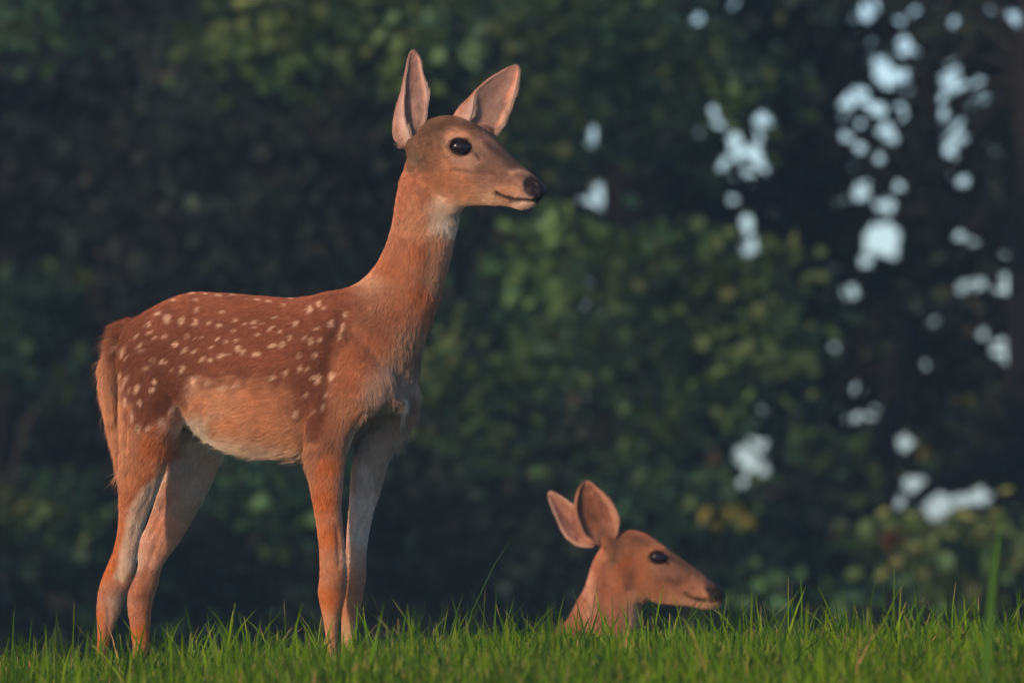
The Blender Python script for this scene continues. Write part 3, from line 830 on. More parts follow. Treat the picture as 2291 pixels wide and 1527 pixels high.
earA1 = add_ear(ear_n, (.25,.155,.135), (.46,.32,.26), (.34,.19,.15), (.56,.44,.37), 1)
earA2 = add_ear(ear_f, (.29,.195,.17), (.40,.27,.22), (.42,.19,.11), (.56,.44,.37), 1)

def assemble(name, label, cat, loc, Vb, Fb, Nb, cb, nose_m, ears, flowtab, nfur, vis_fn, group=None, furrad=.00018, seed=50):
    root = empty(name, loc)
    tag(root, label, cat, group)
    V, F, c, N = [Vb], [Fb], [cb], [Nb]
    o = len(Vb)
    d, L, lift = flow(Vb, flowtab)
    Ds, Ls, lifts = [d], [L], [lift]
    for ev, ef, en, ec, ax, ins, tt in ears:
        V.append(ev); F.append(ef + o); c.append(ec); N.append(en); o += len(ev)
        Ds.append(np.tile(ax, (len(ev), 1))); Ls.append(.004 + .014 * ins * (1 - tt) ** 1.5); lifts.append(np.full(len(ev), .22))
    V = np.concatenate(V); F = np.concatenate(F); c = np.concatenate(c); N = np.concatenate(N)
    Ds = np.concatenate(Ds); Ls = np.concatenate(Ls); lifts = np.concatenate(lifts)
    mi = np.zeros(len(F), np.int32)
    nm = np.concatenate([nose_m, np.zeros(len(V) - len(Vb))])
    mi[nm[F].mean(1) > .5] = 1
    body = mesh_obj('body', V - N * .0019, F, M_skin, col=c)
    body.data.materials.append(M_nose)
    body.data.polygons.foreach_set('material_index', mi)
    keep_world(body, root)
    T = np.concatenate([F[:, [0, 1, 2]], F[:, [0, 2, 3]]])
    vw = vis_fn(V, N) * (1 - smooth(.2, .6, nm))
    make_fur('fur', V, T, N, c, Ds, Ls, nfur, seed, root, vw, furrad, lifts)
    return root, body

def vis_a(V, N):
    p = PX(V)
    v = .32 + .68 * smooth(.45, .0, N[:, 1])
    dx, dy = (p[:, 0] - 1033) / 27, (p[:, 1] - 329) / 21
    v = v * np.where((np.hypot(dx, dy) < 1) & (N[:, 1] < .2), 0, 1)
    d = seg_dist(p, [(1112,430),(1122,437),(1135,441),(1150,447),(1170,448),(1195,450)])
    v = v * np.where(d < 3, .15, 1)
    # finer, denser coat on the head
    v = v * (1 + 1.3 * smooth(470, 430, p[:, 1]))
    return v * smooth(1496, 1488, p[:, 1])

fawn, body = assemble('standing_fawn', 'spotted reddish fawn standing in the grass with its head high, looking right', 'fawn', tuple(P(500, 1500, .02)),
    Vb, Fb, Nb, cb, nose_m, [earA1, earA2], FLOW_A, 380000, vis_a)
eye_patch(eyx, eyy, ys_eye + .003, 21.5, 15.5, 8, math.radians(-8), M_eye, fawn)
# the far eye, hidden in profile
yf = Vb[(np.hypot(PX(Vb)[:, 0] - 1050, PX(Vb)[:, 1] - 326) < 8), 1].max()
eye_patch(1050, 326, yf, 20, 16, 9, 0, M_eye, fawn)

# ------------------------------------------------------------------ second fawn, lying behind the crest
YB = 2.5
def shiftP(secs):
    o = YB / S
    return [tuple(list(r[:4]) + [r[4] + o, r[5]] + list(r[6:])) for r in secs]
# widths and depths below are photo pixels at the standing fawn's scale
head_b = [
 (1352,1222,1352,1300,0,22,0,2),(1368,1200,1372,1325,0,38,.05,2.1),(1390,1187,1395,1345,-2,46,.12,2.2),(1415,1184,1420,1340,-3,50,.2,2.2),(1443,1192,1443,1338,-4,52,.26,2.2),(1472,1209,1468,1347,-5,50,.28,2.2),
 (1500,1229,1494,1352,-6,43,.22,2.1),(1527,1249,1518,1354,-7,36,.12,2.1),(1556,1269,1540,1356,-8,30,.05,2.1),(1582,1290,1562,1360,-9,27,0,2.2),(1605,1304,1580,1363,-10,27,0,2.3),(1619,1313,1601,1361,-10,23,0,2.3),(1631,1326,1618,1352,-11,14,0,2)]
neck_b = [
 (1345,1222,1400,1260,2,30,0,2),(1328,1250,1420,1315,2,38,0,2),(1318,1280,1432,1345,2,42,0,2),(1308,1312,1434,1375,2,45,0,2),(1290,1345,1432,1405,2,50,0,2),(1268,1385,1432,1440,2,56,0,2),(1240,1412,1440,1480,2,66,0,2.1),(1215,1425,1440,1530,2,76,0,2.2)]
trunk_b = [
 (935,1520,940,1590,0,40,0,2.2),(960,1480,965,1630,0,80,0,2.3),(1000,1455,1010,1655,0,100,0,2.3),(1060,1438,1070,1660,0,112,0,2.3),(1130,1432,1140,1660,0,114,0,2.3),(1200,1430,1215,1655,0,108,0,2.3),(1270,1430,1290,1645,0,98,0,2.2),(1330,1440,1370,1640,0,86,0,2.2),(1390,1470,1425,1620,0,66,0,2.1),(1435,1520,1445,1590,0,36,0,2)]
hind_b = [(1000,1500,1000,1600,-100,30,0,2),(1030,1500,1030,1640,-112,40,0,2.1),(1090,1530,1080,1660,-118,38,0,2.1),(1160,1590,1150,1665,-120,28,0,2),(1190,1615,1200,1662,-122,20,0,2),(1140,1630,1150,1668,-136,16,0,2),(1060,1640,1060,1668,-140,14,0,2),(1000,1644,1000,1668,-140,13,0,2)]
fore_b = [(1330,1520,1330,1610,-80,26,0,2),(1370,1560,1360,1640,-90,28,0,2.1),(1420,1610,1410,1662,-94,22,0,2),(1455,1625,1455,1664,-94,18,0,2),(1410,1640,1410,1668,-104,14,0,2),(1340,1642,1340,1666,-108,13,0,2)]
fore_b2 = [(a, b, c, d, -e, f, g, h) for a, b, c, d, e, f, g, h in fore_b]
parts = [loft(shiftP(head_b), math.radians(3)), loft(shiftP(neck_b), math.radians(6)), loft(shiftP(trunk_b), math.radians(6)), loft(shiftP(hind_b), 0), loft(shiftP(fore_b), 0), loft(shiftP(fore_b2), 0),
         ball(1586, 1353, YB / S - 12, 16, 9, 17), ball(1362, 1215, YB / S - 28, 18, 20, 14), ball(1415, 1335, YB / S - 8, 36, 20, 30), ball(1350, 1200, YB / S + 10, 16, 18, 16)]
V2, F2 = union(parts, .0034)
V2 = relax(V2, F2, 12)
N2 = vnormals(V2, F2)
if (N2 * (V2 - V2.mean(0))).sum() < 0:
    F2 = F2[:, ::-1]; N2 = -N2
gro2 = [
 ([(1535,1327),(1545,1334),(1560,1339),(1580,1342),(1600,1344),(1612,1343)], 3, 4.5),
 ([(1584,1316),(1590,1312),(1597,1314)], 3, 4),
 ([(1492,1258),(1500,1264)], 3, 3),
 ([(1480,1300),(1520,1302),(1545,1290)], 9, 3),
 ([(1420,1230),(1430,1290),(1415,1330)], 12, 2.5),
 ([(1365,1260),(1350,1340),(1330,1390)], 12, 3),
 ([(1432,1338),(1428,1370),(1422,1410)], 8, 3)]
bum2 = [(1474,1228,22,6,4),(1476,1268,20,5,2.5),(1450,1300,22,22,4),(1572,1300,12,8,3)]
V2 = sculpt(V2, N2, F2, gro2, bum2)
e2x, e2y = 1474, 1247
ys2 = surf_y(V2, e2x, e2y)
V2, r2 = socket(V2, N2, e2x, e2y, 19, 14.5, math.radians(12), .8)
V2 = relax(V2, F2, 1, .4)
N2 = vnormals(V2, F2)

def colour_b(V, N):
    p = PX(V)
    q = p + np.stack([noise3(V, 60, 21) - .5, noise3(V, 60, 22) - .5], 1) * 14
    ctl = [(1410,1187,(.36,.165,.095)),(1445,1195,(.33,.15,.09)),(1432,1206,(.20,.11,.075)),(1480,1215,(.40,.2,.12)),(1475,1228,(.56,.3,.19)),(1500,1240,(.3,.17,.12)),(1530,1262,(.24,.15,.12)),(1560,1285,(.27,.17,.14)),(1590,1308,(.3,.18,.15)),
     (1390,1215,(.16,.10,.07)),(1372,1240,(.36,.2,.12)),(1380,1250,(.24,.14,.09)),(1400,1260,ORG),(1420,1230,(.38,.19,.11)),(1440,1250,(.42,.2,.11)),(1410,1280,(.28,.15,.09)),(1440,1290,(.44,.2,.1)),(1480,1275,(.45,.27,.19)),(1510,1280,(.40,.25,.19)),
     (1515,1300,(.26,.14,.10)),(1540,1305,(.42,.23,.15)),(1560,1320,(.44,.25,.17)),(1480,1320,(.46,.23,.13)),(1500,1340,(.52,.32,.2)),(1460,1335,(.5,.28,.17)),(1540,1350,(.56,.38,.26)),(1580,1355,(.55,.38,.28)),(1570,1335,(.5,.28,.18)),
     (1340,1235,(.5,.26,.15)),(1335,1280,(.44,.2,.11)),(1322,1290,(.55,.33,.24)),(1320,1320,(.58,.37,.28)),(1322,1350,(.52,.32,.23)),(1300,1330,(.38,.165,.09)),(1285,1370,(.34,.145,.08)),(1350,1320,(.40,.18,.1)),(1380,1310,(.44,.2,.11)),(1380,1370,(.46,.24,.15)),(1400,1400,(.48,.28,.18)),(1425,1370,(.5,.42,.33)),(1430,1400,(.5,.42,.33)),
     (1250,1450,SAD),(1150,1470,SAD),(1050,1480,SAD),(1100,1620,ORG),(1300,1600,ORG),(1420,1560,BUF)]
    cp = np.array([c[:2] for c in ctl], float); cv = np.array([c[2] for c in ctl], float)
    col = idw(q, cp, cv, 3.4, 170)
    rs = np.random.default_rng(4)
    sp = np.zeros(len(p))
    for k in range(46):
        x, y = rs.uniform(960, 1290), rs.uniform(1445, 1580)
        sp = np.maximum(sp, smooth(1.8, .4, ((q[:, 0] - x) / 8) ** 2 + ((q[:, 1] - y) / 6) ** 2))
    col = col * (1 - sp[:, None] * .85) + np.array(SPT) * sp[:, None] * .85
    q = p + np.stack([noise3(V, 200, 5) - .5, noise3(V, 200, 6) - .5], 1) * 6
    nm = soft_poly(q, [(1584,1288),(1600,1294),(1618,1304),(1640,1322),(1634,1350),(1612,1352),(1600,1343),(1586,1339),(1577,1328),(1580,1306)], 4)
    col = col * (1 - nm[:, None]) + np.array((.012, .009, .010)) * nm[:, None]
    k = (smooth(6, 1.8, seg_dist(q, [(1535,1327),(1545,1334),(1560,1339),(1580,1342),(1600,1344),(1612,1343)])) * .9)[:, None]
    col = col * (1 - k) + np.array((.03, .018, .016)) * k
    k = (smooth(1.3, .5, np.hypot((p[:, 0] - 1562) / 9, (p[:, 1] - 1340) / 6)) * .7)[:, None]
    col = col * (1 - k) + np.array((.04, .022, .018)) * k
    for line, wd, cc, kk in [
        ([(1385,1200),(1380,1225),(1372,1250)], 8, (.12,.08,.055), .8),
        ([(1405,1200),(1430,1205),(1450,1215)], 7, (.16,.09,.06), .6),
        ([(1455,1236),(1468,1226),(1486,1228),(1496,1238)], 4, (.6,.30,.18), .9),
        ([(1462,1266),(1482,1268),(1500,1264)], 5, (.50,.31,.23), .8),
        ([(1500,1244),(1530,1262),(1565,1286),(1590,1304)], 8, (.15,.10,.085), .8),
        ([(1492,1258),(1499,1264)], 2.5, (.03,.02,.02), .9),
        ([(1498,1300),(1520,1304),(1545,1296)], 6, (.20,.10,.07), .7),  # painted shade below the cheekbone
        ([(1400,1270),(1412,1290),(1405,1310)], 9, (.2,.11,.07), .5),
        ([(1440,1338),(1480,1348),(1540,1356)], 5, (.58,.38,.26), .8),
        ([(1532,1320),(1560,1324),(1580,1330)], 4, (.54,.31,.2), .7),
        ([(1565,1356),(1590,1358)], 5, (.6,.42,.33), .8),
        ([(1321,1275),(1319,1310),(1324,1345),(1318,1375)], 5, (.62,.42,.32), .8),
        ([(1426,1350),(1412,1380),(1398,1405)], 6, (.56,.44,.34), .7),
        ([(1350,1300),(1345,1340),(1350,1390)], 10, (.30,.12,.065), .5)]:
        g = (np.exp(-(seg_dist(q * .5 + p * .5, line) / wd) ** 2) * kk)[:, None]
        col = col * (1 - g) + np.array(cc) * g
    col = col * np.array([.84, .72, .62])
    return np.clip(col, .004, .9), nm
c2, nm2 = colour_b(V2, N2)
k = (smooth(1.3, 1.0, r2) * (N2[:, 1] < .2) * .8)[:, None]
c2 = c2 * (1 - k) + np.array((.022, .014, .013)) * k

def off(st):
    o = YB / S
    return [tuple(v + (o if i % 3 == 2 else 0) for i, v in enumerate(r)) for r in st]
ear_b1 = off([
 (1340,1216,-34, 1345,1222,-22, 1358,1222,-18, 1374,1210,-30),
 (1324,1206,-40, 1322,1204,-26, 1352,1200,-18, 1381,1196,-38),
 (1309,1194,-44, 1304,1190,-28, 1350,1180,-18, 1385,1180,-42),
 (1298,1170,-46, 1293,1168,-30, 1342,1158,-20, 1386,1158,-44),
 (1290,1138,-46, 1287,1137,-32, 1330,1130,-24, 1373,1130,-44),
 (1294,1103,-44, 1292,1103,-34, 1322,1102,-30, 1352,1104,-42),
 (1303,1084,-42, 1302,1084,-36, 1318,1084,-35, 1336,1089,-41),
 (1311,1075,-40, 1311,1075,-38, 1316,1076,-38, 1323,1077,-40)])
ear_b2 = off([
 (1328,1224,14, 1335,1212,26, 1336,1206,32, 1336,1196,22),
 (1300,1223,8, 1305,1205,28, 1312,1192,34, 1325,1166,18),
 (1280,1213,6, 1290,1192,28, 1296,1180,32, 1312,1150,16),
 (1261,1193,6, 1272,1172,26, 1280,1162,28, 1294,1136,16),
 (1244,1156,8, 1252,1143,22, 1260,1136,24, 1272,1120,16),
 (1230,1122,10, 1236,1116,18, 1240,1112,19, 1249,1105,15),
 (1226,1104,12, 1228,1101,15, 1231,1100,15, 1234,1098,14)])
earB1 = add_ear(ear_b1, (.19,.075,.042), (.28,.14,.085), (.30,.15,.10), (.36,.21,.15), 1)
earB2 = add_ear(ear_b2, (.36,.19,.155), (.42,.21,.14), (.34,.17,.11), (.55,.40,.33), 1)
FLOW_B = [(1590,1310,-1,-.5,3,.2),(1550,1275,-1,-.5,4,.2),(1500,1235,-1,-.5,4,.2),(1440,1195,-1,-.2,6,.25),(1400,1190,-1,.1,7,.3),(1480,1290,-1,.1,6,.2),(1530,1320,-1,.1,5,.2),
 (1480,1340,-1,.3,7,.3),(1430,1330,-.7,.8,9,.3),(1400,1250,-.8,.6,7,.25),(1380,1300,-.4,1,9,.25),(1330,1260,-.2,1,9,.22),(1310,1320,-.3,1,10,.22),(1400,1370,-.1,1,12,.3),
 (1300,1400,-.5,.9,11,.2),(1200,1450,-1,.1,10,.2),(1050,1450,-1,.1,10,.2),(1100,1600,-1,.3,11,.25),(1350,1600,-.3,.9,11,.25)]
def vis_b(V, N):
    p = PX(V)
    v = .25 + .75 * smooth(.45, .0, N[:, 1])
    v = v * np.where((np.hypot((p[:, 0] - e2x) / 20, (p[:, 1] - e2y) / 16) < 1) & (N[:, 1] < .2), 0, 1)
    return v * (.35 + .65 * smooth(1440, 1420, p[:, 1]))
fawn2, body2 = assemble('resting_fawn', 'second fawn resting low behind the grassy crest, only its head, ears and neck showing', 'fawn', tuple(P(1200, 1660, YB)),
    V2, F2, N2, c2, nm2, [earB1, earB2], FLOW_B, 130000, vis_b, seed=51)
eye_patch(e2x, e2y, ys2 + .003, 17, 13.5, 7.5, math.radians(-12), M_eye, fawn2)
yf = V2[(np.hypot(PX(V2)[:, 0] - 1480, PX(V2)[:, 1] - 1246) < 8), 1].max()
eye_patch(1480, 1246, yf, 16, 13, 8, 0, M_eye, fawn2)

# ------------------------------------------------------------------ the wood behind
GAPS = []
for x, y, r in [(750,85,30),(935,10,30),(1560,30,45),(1570,80,35),(1480,95,18),(1770,45,20),(1700,100,20),(1730,215,45),(1630,320,52),(1640,385,36),(1540,270,30),(1715,350,28),(1430,395,30),(1455,490,36),
 (1420,560,30),(1540,510,32),(1600,500,35),(1710,525,38),(1450,650,34),(1630,620,45),(1520,580,20),(1510,710,20),(1605,740,22),(1980,310,36),(1945,390,36),(2075,420,46),(1915,525,45),(1980,635,45),(1875,705,34),
 (1940,710,34),(2230,90,36),(2150,45,20),(270,640,42),(310,930,60),(385,880,42),(215,950,22),(380,1020,34),(925,675,38),(1010,740,62),(960,810,46),(890,780,34),(1065,575,38),(860,575,28),(1090,970,36),(970,1035,40),
 (1110,1045,24),(1010,1150,42),(1350,900,26),(1520,910,38),(1640,970,44),(1705,870,26),(1920,890,30),(2010,850,28),(1620,1130,80),(1690,1100,36),(1540,1220,30),(1985,1100,28),(2060,1110,34),(2075,1345,40),(2000,1345,24),
 (2220,1340,60),(1475,1365,32),(270,1330,36),(250,1430,24),(825,515,22),(800,250,14)]:
    GAPS.append((1200 + x / 2.1, y / 2.1, r / 2.1))
for x, y, r in [(150,790,66),(180,850,44),(195,760,34),(110,900,30),(810,735,38),(950,1020,58),(1120,970,34),(1140,1010,30),(780,1000,34),(840,915,44),(715,440,22),(610,520,26),(590,640,34),(1210,330,38),(1280,370,48),(575,95,24),(1140,270,26),(200,600,20),(670,620,30),(545,770,16)]:
    GAPS.append((1600 + x / 1.909, 600 + y / 1.909, r / 1.909))
GAPS += [(75, 430, 6), (68, 455, 5), (160, 260, 8), (1108, 922, 9), (1140, 935, 9), (1303, 884, 11), (1322, 905, 8), (10, 365, 8), (1358, 755, 9), (1330, 300, 10), (1370, 395, 12), (1352, 455, 13), (1392, 500, 10), (1560, 42, 13), (1640, 8, 10)]
rg = np.random.default_rng(3)
for _ in range(75):
    a = rg.random()
    if a < .45: q = (rg.normal(1990, 70), rg.normal(230, 130))
    elif a < .7: q = (rg.normal(2160, 60), rg.normal(260, 120))
    elif a < .85: q = (rg.normal(1640, 60), rg.normal(360, 60))
    else: q = (rg.uniform(1800, 2290), rg.uniform(560, 900))
    GAPS.append((q[0], q[1], rg.uniform(5, 10)))
sub = []
for x, y, r0 in GAPS:
    if r0 < 13: sub.append((x, y, r0)); continue
    for k in range(int(4 + r0 / 4)):
        a, q = rg.uniform(0, 2 * np.pi), rg.uniform(0, 1) ** .7 * r0 * 1.05
        sub.append((x + q * .85 * math.cos(a), y + q * math.sin(a), r0 * rg.uniform(.32, .6) * (1.15 - .5 * q / r0)))
    if r0 > 24: sub.append((x, y, r0 * .62))
GAPS = sub + [(2060, 1082, 13), (2150, 1118, 14), (2195, 1100, 13), (2040, 1008, 9), (2050, 1125, 12)]
GAPS = np.array(GAPS)
GR = GAPS[:, 2] * .84

# the gaps as a coarse map, so that each leaf corner is one look-up
MX0, MY0, MW, MH = -200, -200, 1350, 800
_gy, _gx = np.mgrid[0:MH, 0:MW]
_gx = MX0 + _gx * 2.0; _gy = MY0 + _gy * 2.0
GMAP = np.zeros((MH, MW), bool)
for gx_, gy_, gr_ in np.column_stack([GAPS[:, :2], GR]):
    R_ = gr_ * 1.7
    c0, c1 = max(0, int((gx_ - R_ - MX0) / 2)), min(MW, int((gx_ + R_ - MX0) / 2) + 2)
    r0, r1 = max(0, int((gy_ - R_ - MY0) / 2)), min(MH, int((gy_ + R_ - MY0) / 2) + 2)
    if c1 <= c0 or r1 <= r0: continue
    dx_ = _gx[r0:r1, c0:c1] - gx_; dy_ = _gy[r0:r1, c0:c1] - gy_
    an = np.arctan2(dy_, dx_)
    dd = np.hypot(dx_, dy_) / gr_ * (1 + .24 * np.sin(3 * an + gx_) + .18 * np.sin(5 * an + 2 * gy_))
    GMAP[r0:r1, c0:c1] |= dd < 1

def gap_keep(c, r):
    """thin places in the foliage through which the evening sky shows"""
    p = PX(c)
    ix = ((p[:, 0] - MX0) / 2).astype(int); iy = ((p[:, 1] - MY0) / 2).astype(int)
    ins = (ix >= 0) & (ix < MW) & (iy >= 0) & (iy < MH)
    hit = np.zeros(len(p), bool)
    hit[ins] = GMAP[iy[ins], ix[ins]]
    return ~hit

LEAF = np.array([(0, 0, 0), (.30, .30, .05), (.36, .62, .02), (0, 1, -.10), (-.36, .62, .02), (-.30, .30, .05), (0, .5, -.06)])
LEAF_F = np.array([(0, 1, 6), (1, 2, 6), (2, 3, 6), (3, 4, 6), (4, 5, 6), (5, 0, 6)])
def leaves(cent, size, col, r, droop=.5, gaps=True):
    n = len(cent)
    # tip direction: outward and drooping; blade normal mostly up
    az = r.uniform(0, 2 * np.pi, n)
    t = np.stack([np.cos(az), np.sin(az), -np.abs(r.normal(droop, .5, n))], 1)
    t /= np.linalg.norm(t, axis=1, keepdims=True)
    up = np.stack([r.normal(0, .55, n), r.normal(0, .55, n), np.ones(n)], 1)
    sd = np.cross(t, up); sd /= np.linalg.norm(sd, axis=1, keepdims=True)
    nn = np.cross(sd, t)
    sz = size * r.uniform(.6, 1.25, n)
    V = cent[:, None] + (LEAF[None, :, 0, None] * sd[:, None] + LEAF[None, :, 1, None] * t[:, None] + LEAF[None, :, 2, None] * nn[:, None]) * sz[:, None, None]
    if gaps:
        T = np.concatenate([V, (V[:, [0, 3, 2]] + V[:, [6, 6, 4]]) / 2], 1)
        ok = gap_keep(T.reshape(-1, 3), r).reshape(-1, 10).all(1) | (r.random(n) < .006)
        V = V[ok]; col = col[ok]; n = len(V)
    F = (LEAF_F[None] + (np.arange(n) * 7)[:, None, None]).reshape(-1, 3)
    c = np.repeat(col[:, None], 7, 1).reshape(-1, 3)
    return V.reshape(-1, 3), F, c

def tube(pts, radii, n=10, wob=0.0, r=None):
    pts = np.asarray(pts, float)
    R = catmull(np.hstack([pts, np.asarray(radii, float)[:, None]]), 5)
    pc, rad = R[:, :3], R[:, 3]
    tg = np.gradient(pc, axis=0); tg /= np.linalg.norm(tg, axis=1, keepdims=True)
    ref = np.array([0, 1., 0]); 
    a = np.cross(tg, ref); a /= np.linalg.norm(a, axis=1, keepdims=True) + 1e-9
    b = np.cross(tg, a)
    ph = np.linspace(0, 2 * np.pi, n, endpoint=False)
    k = 1 + .10 * np.sin(3 * ph + 1)[None] + (wob * (r.random((len(pc), n)) - .5) if r is not None else 0)
    V = pc[:, None] + rad[:, None, None] * k[..., None] * (np.cos(ph)[None, :, None] * a[:, None] + np.sin(ph)[None, :, None] * b[:, None])
    m = len(pc); idx = np.arange(m * n).reshape(m, n)
    F = np.stack([idx[:-1], np.roll(idx[:-1], -1, 1), np.roll(idx[1:], -1, 1), idx[1:]], -1).reshape(-1, 4)
    return V.reshape(-1, 3), F

def at(px, py, dist):
    return P(px, py, dist - D)

GREEN = [(.030,.060,.026),(.036,.066,.022),(.026,.052,.030),(.050,.078,.022),(.060,.078,.026)]
def pick(r, n, pal, wts=None):
    pal = np.array(pal); i = r.choice(len(pal), n, p=wts)
    return pal[i] * r.uniform(.85, 1.15, n)[:, None]

def tree(name, label, cat, trunk, rad, clumps, leafsize, pal, seed, wts=None, branches=(), group=None, nleaf=1.0, bark=(.045,.034,.028), top=None, gaps=True):
    """clumps: (px,py,dist,rx m,ry m,rz m,n leaves[,palette])"""
    r = np.random.default_rng(seed)
    base = trunk[0]
    b0 = at(*base)
    b0[2] = float(ground_z(b0[0], b0[1]))
    root = empty(name, tuple(b0)); tag(root, label, cat, group)
    pts = [b0 - np.array([0, 0, .2])] + [at(*q) for q in trunk[1:]]
    v, f = tube(pts, rad, 12, .12, r)
    vs, fs, o = [v], [f], len(v)
    for bp, br in branches:
        v, f = tube([at(*q) for q in bp], br, 8, .1, r)
        keep_world(mesh_obj('branch', v, f, M_bark, col=np.tile(np.array(bark), (len(v), 1))), root)
    Vt = np.concatenate(vs)
    tr = mesh_obj('trunk', Vt, np.concatenate(fs), M_bark, col=np.tile(np.array(bark), (len(Vt), 1)))
    keep_world(tr, root)
    LV, LF, LC, o = [], [], [], 0
    trunk_c = np.array(pts)
    for cl in clumps:
        px, py, dist, rx, ry, rz, n = cl[:7]
        pl = cl[7] if len(cl) > 7 else pal
        n = int(n * nleaf)
        c0 = at(px, py, dist)
        # sub-tufts inside the clump so it breaks up
        nt_ = max(3, n // 26)
        tc = r.normal(0, .5, (nt_, 3)) * np.array([rx, ry, rz]) + c0
        i = r.integers(0, nt_, n)
        c = tc[i] + r.normal(0, 1, (n, 3)) * np.minimum(np.array([.10, .10, .07]) * (leafsize / .07), max(rx, .02) * 1.1)
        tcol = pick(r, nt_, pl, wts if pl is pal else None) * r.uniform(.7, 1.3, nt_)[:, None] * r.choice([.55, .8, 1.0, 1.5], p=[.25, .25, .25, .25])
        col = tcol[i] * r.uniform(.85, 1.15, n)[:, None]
        if not len(c): continue
        v, f, cc = leaves(c, leafsize, col, r, gaps=gaps)
        LV.append(v); LF.append(f + o); LC.append(cc); o += len(v)
        # a twig towards the nearest limb point
        j = np.argmin(np.linalg.norm(trunk_c - c0, axis=1))
        a = trunk_c[j]
        if np.linalg.norm(a - c0) > 1.3: continue
        mid = (a + c0) / 2 + np.array([0, 0, .12])
        v, f = tube([a, mid, c0], [.022, .013, .004], 5)
        tg_ = mesh_obj('branch', v, f, M_bark, col=np.tile(np.array(bark), (len(v), 1)))
        keep_world(tg_, root)
    if LV:
        cr = mesh_obj('crown', np.concatenate(LV), np.concatenate(LF), M_leaf, col=np.concatenate(LC), smooth=False)
        keep_world(cr, root)
    return root

def fill(r, x0, x1, y0, y1, d0, d1, n, size, per, keep=None):
    out = []
    while len(out) < n:
        px, py, dd = r.uniform(x0, x1), r.uniform(y0, y1), r.uniform(d0, d1)
        if keep and not keep(px, py): continue
        k = size * r.uniform(.7, 1.35)
        out.append((px, py, dd, k, k, k * .75, int(per * r.uniform(.7, 1.3))))
    return out

rt = np.random.default_rng(77)
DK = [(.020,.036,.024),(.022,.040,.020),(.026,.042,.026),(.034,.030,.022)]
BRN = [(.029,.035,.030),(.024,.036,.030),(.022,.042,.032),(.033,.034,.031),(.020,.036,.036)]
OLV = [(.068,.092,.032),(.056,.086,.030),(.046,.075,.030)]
LIT = [(.046,.108,.042),(.060,.115,.036),(.038,.090,.050)]  # leaf greens lightened so these clumps look lit
BRT = [(.085,.150,.045),(.070,.130,.055),(.120,.160,.045)]  # lighter still: sunlight on the front sprays put into the leaf colour
PALE = [(.22,.24,.08),(.18,.22,.07)]  # lightened leaf colour standing in for sun on a clump and strip
YEL = [(.17,.17,.025),(.14,.16,.03)]
RED = [(.20,.06,.03),(.17,.06,.03)]

# a deeper row closes the wood behind the front trees
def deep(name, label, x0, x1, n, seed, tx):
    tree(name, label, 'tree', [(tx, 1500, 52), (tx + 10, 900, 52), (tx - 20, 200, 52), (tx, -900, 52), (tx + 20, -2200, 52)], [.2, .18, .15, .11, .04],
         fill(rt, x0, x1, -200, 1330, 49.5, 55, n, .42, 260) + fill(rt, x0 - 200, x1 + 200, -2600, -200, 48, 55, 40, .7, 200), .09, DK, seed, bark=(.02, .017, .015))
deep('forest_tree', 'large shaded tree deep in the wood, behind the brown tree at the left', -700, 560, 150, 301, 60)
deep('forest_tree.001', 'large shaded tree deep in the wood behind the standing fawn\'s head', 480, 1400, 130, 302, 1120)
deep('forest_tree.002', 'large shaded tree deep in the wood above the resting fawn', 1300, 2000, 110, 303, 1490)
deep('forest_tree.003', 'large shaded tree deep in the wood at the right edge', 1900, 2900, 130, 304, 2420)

# big trees, left to right (photo columns), trunks mostly inside the leaves
tree('broadleaf_tree', 'tall dense tree with brownish dark foliage behind the rump of the standing fawn', 'tree',
     [(250,1500,44),(262,1100,44),(240,600,44.2),(270,0,44.2),(240,-700,44.3),(250,-2000,44.3)], [.17,.16,.14,.12,.09,.03],
     fill(rt, -500, 620, -250, 1250, 43.2, 46, 190, .30, 120) + fill(rt, -900, 900, -2600, -250, 42.5, 46, 60, .55, 110), .07, BRN, 101, nleaf=1.25)
tree('broadleaf_tree.001', 'leafy tree with olive sprays hanging above the back and head of the standing fawn', 'tree',
     [(760,1500,43),(775,1000,43),(740,500,43),(790,0,43),(760,-800,43),(770,-2200,43)], [.15,.14,.12,.10,.07,.03],
     fill(rt, 480, 1200, 180, 1250, 42.2, 44.6, 130, .28, 120)
     + [(560,60,40.5,.16,.12,.12,110,OLV),(640,70,40.6,.16,.12,.10,100,OLV),(700,40,40.5,.18,.12,.12,120,OLV),(760,70,40.6,.13,.1,.10,80,OLV),(830,40,40.5,.16,.12,.14,130,OLV),(880,90,40.6,.12,.1,.14,100,OLV),(940,60,40.5,.2,.12,.14,140,OLV),(850,130,40.6,.08,.1,.10,50,OLV),(970,130,40.6,.13,.1,.10,70,OLV)]
     + [(530,70,40.2,.10,.1,.05,60,BRT),(610,105,40.2,.09,.1,.06,55,OLV+BRT),(700,60,40.2,.12,.1,.05,70,BRT),(800,95,40.2,.10,.1,.06,60,OLV+BRT),(880,120,40.2,.05,.1,.10,50,BRT),(960,70,40.2,.12,.1,.06,70,BRT),(60,20,40.4,.14,.1,.05,80,OLV+BRT),(150,50,40.4,.06,.1,.05,50,BRT)]
     + fill(rt, 480, 1150, -300, 60, 41, 44, 60, .3, 120) + fill(rt, 300, 1300, -2600, -300, 41.5, 45, 50, .55, 110), .068, BRN + DK, 102, nleaf=1.25)
def k3(px, py): return not (1420 < px < 1740 and 330 < py < 590)
